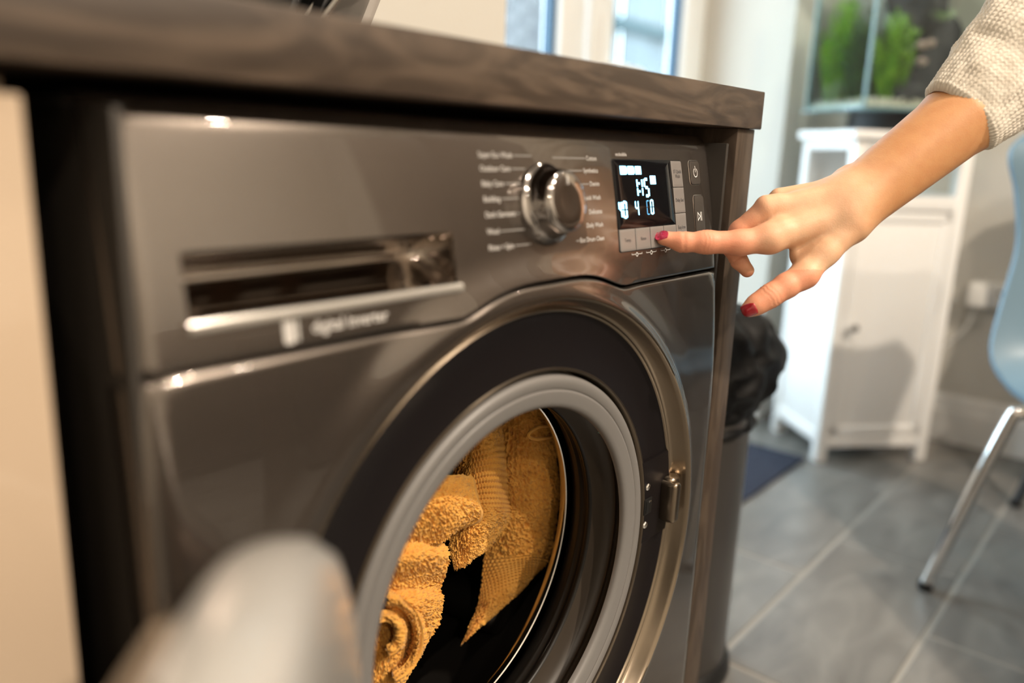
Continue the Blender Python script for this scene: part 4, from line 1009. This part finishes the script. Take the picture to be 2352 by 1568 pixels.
T_ = per.data.attributes.new('tan', 'FLOAT', 'POINT'); T_.data.foreach_set('value', np.maximum(sstep(1900, 2060, pxl), .8 * sstep(-.002, -.026, P_[:, 1]) * 0).astype(np.float32))
A = per.data.attributes.new('redness', 'FLOAT', 'POINT'); A.data.foreach_set('value', np.clip(red, 0, 1.2).astype(np.float32))
# fingernails laid on the surface
def nail(c, along, normal, La, Lb, m, label):
    c = np.array(c); t = np.array(along, float); nn = np.array(normal, float); nn /= np.linalg.norm(nn); t -= nn * (t @ nn); t /= np.linalg.norm(t); s = np.cross(nn, t)
    n = 15; base = []; 
    for i in range(n):
        for j in range(n):
            a = -1 + 2 * i / (n - 1); b_ = -1 + 2 * j / (n - 1); a2 = a * math.sqrt(1 - b_ * b_ / 2); b2 = b_ * math.sqrt(1 - a * a / 2)
            sq = .45; a3 = a2 * (1 - sq) + a * sq; b3 = b2 * (1 - sq) + b_ * sq
            base.append(c + t * a3 * La / 2 + s * b3 * Lb / 2)
    Pp = np.array(base) + nn * .012
    for _ in range(60):
        d = sdf(Pp); Pp = Pp - nn * (np.clip(d, -.002, .01) * .7)[:, None]
    dep = (Pp - c) @ nn; mid = dep[(n // 2) * n + n // 2]; Pp = Pp + nn * (np.maximum(dep, mid - .0030) - dep)[:, None]
    ed = np.array([max(abs(-1 + 2 * i / (n - 1)), abs(-1 + 2 * j / (n - 1))) for i in range(n) for j in range(n)])
    top = Pp + nn * (.0007 * (1 - .8 * ed ** 6))[:, None]; bot = Pp - nn * .0006
    V = np.concatenate([top, bot]); F = []
    for i in range(n - 1):
        for j in range(n - 1):
            q = (i * n + j, (i + 1) * n + j, (i + 1) * n + j + 1, i * n + j + 1); F.append(q)
    rimi = [(0, j) for j in range(n)] + [(i, n - 1) for i in range(1, n)] + [(n - 1, j) for j in range(n - 2, -1, -1)] + [(i, 0) for i in range(n - 2, 0, -1)]
    r_ = [i * n + j for i, j in rimi]
    for a, b_ in zip(r_, r_[1:] + r_[:1]): F.append((a, b_, b_ + n * n, a + n * n))
    o = mesh('fingernail', V, F, m, per, True); o['label'] = label; return o
gl = mat('red_glitter_varnish', (.62, .012, .08), .16, .6, 1, .03, bump=(1500, 1.0, .0015), var=(2200, (.95, .35, .42), None, 0, .58, .66)); dk_r = mat('dark_red_varnish', (.34, .008, .018), .12, .1, 1, .03)
nail(HL(1519, 540, 3), (1, -.12, 0), (-.10, .62, .78), 31 * SP, 25 * SP, gl, 'glittery red painted fingernail')
nail(HL(1720, 714, 11), (.85, .50, 0), (-.42, -.50, .76), 38 * SP, 31 * SP, dk_r, 'dark red painted thumbnail')
# knitted sleeve
ax = [(2196, 276, -8, 98, .0), (2216, 258, -8, 103, 0), (2260, 216, -8, 116, 0), (2320, 160, -8, 134, 0), (2400, 85, -8, 152, 0), (2520, -35, -8, 172, 0), (2680, -190, -8, 190, 0), (2800, -300, -8, 200, 0)]
C = np.array([HL(a, b_, c) for a, b_, c, r_, _ in ax]); R_ = np.array([r_ * SP for *_, r_, _ in ax])
seg = np.r_[0, np.cumsum(np.linalg.norm(np.diff(C, axis=0), axis=1))]
NA = 400; sl = np.arange(-.0, seg[-1], .0009); NS = len(sl)
cen = np.stack([np.interp(sl, seg, C[:, q]) for q in range(3)], 1); rad = np.interp(sl, seg, R_)
T = np.gradient(cen, axis=0); T /= np.linalg.norm(T, axis=1)[:, None]
from_n = np.array([0, 0, 1.0]); U_ = np.cross(from_n, T); U_ /= np.linalg.norm(U_, axis=1)[:, None]; B_ = np.cross(T, U_)
th = np.linspace(0, 2 * np.pi, NA, endpoint=False); Sg, TH = np.meshgrid(sl, th, indexing='ij')
NR = 62; row = Sg / .0042; colm = TH / (2 * np.pi) * NR; fc = colm - np.floor(colm) - .5
fr = row + np.abs(fc) * .9; fr = fr - np.floor(fr) - .5
knit = np.clip(1 - (np.abs(fc) * 2) ** 2.5, 0, 1) * (.55 + .45 * np.clip(1 - (np.abs(fr) * 2) ** 2, 0, 1))
Q = np.stack([np.cos(TH) * 3, np.sin(TH) * 3, Sg * 60], -1)
fold = vnoise(Q * .6, 77) * .0035 * sstep(.01, .05, Sg) + vnoise(Q * 1.7, 78) * .0012
fuzz = vnoise(np.stack([TH * 90, Sg * 1400, 0 * Sg], -1), 79) * .00035
rr3 = rad[:, None] * 1.0 + knit * .0013 + fold + fuzz
roll = np.clip(1 - Sg / .006, 0, 1); rr3 = rr3 - roll ** 2 * .0045
G3 = cen[:, None, :] + rr3[..., None] * (np.cos(TH)[..., None] * U_[:, None, :] + .80 * np.sin(TH)[..., None] * B_[:, None, :])
# slant the cuff edge
inner = cen[:14, None, :][::-1] + (rad[:14, None] * .88)[::-1][..., None] * (np.cos(TH[:14])[..., None] * U_[:14, None, :] + .80 * np.sin(TH[:14])[..., None] * B_[:14, None, :])[::-1]
G3 = np.concatenate([inner, G3]); NS = G3.shape[0]; idx = np.arange(NS * NA).reshape(NS, NA)
F = np.stack([idx[:-1], np.roll(idx[:-1], -1, 1), np.roll(idx[1:], -1, 1), idx[1:]], -1).reshape(-1, 4)
M['knit'] = mat('cream_knit', (.60, .54, .45), .95, sheen=.4, bump=(1500, .5, .0006), var=(120, (.70, .65, .56), None, 0, .3, .7))
sv = mesh('sweater_sleeve', G3.reshape(-1, 3), F, M['knit'], per, True); sv['label'] = 'cream ribbed knit sweater sleeve'
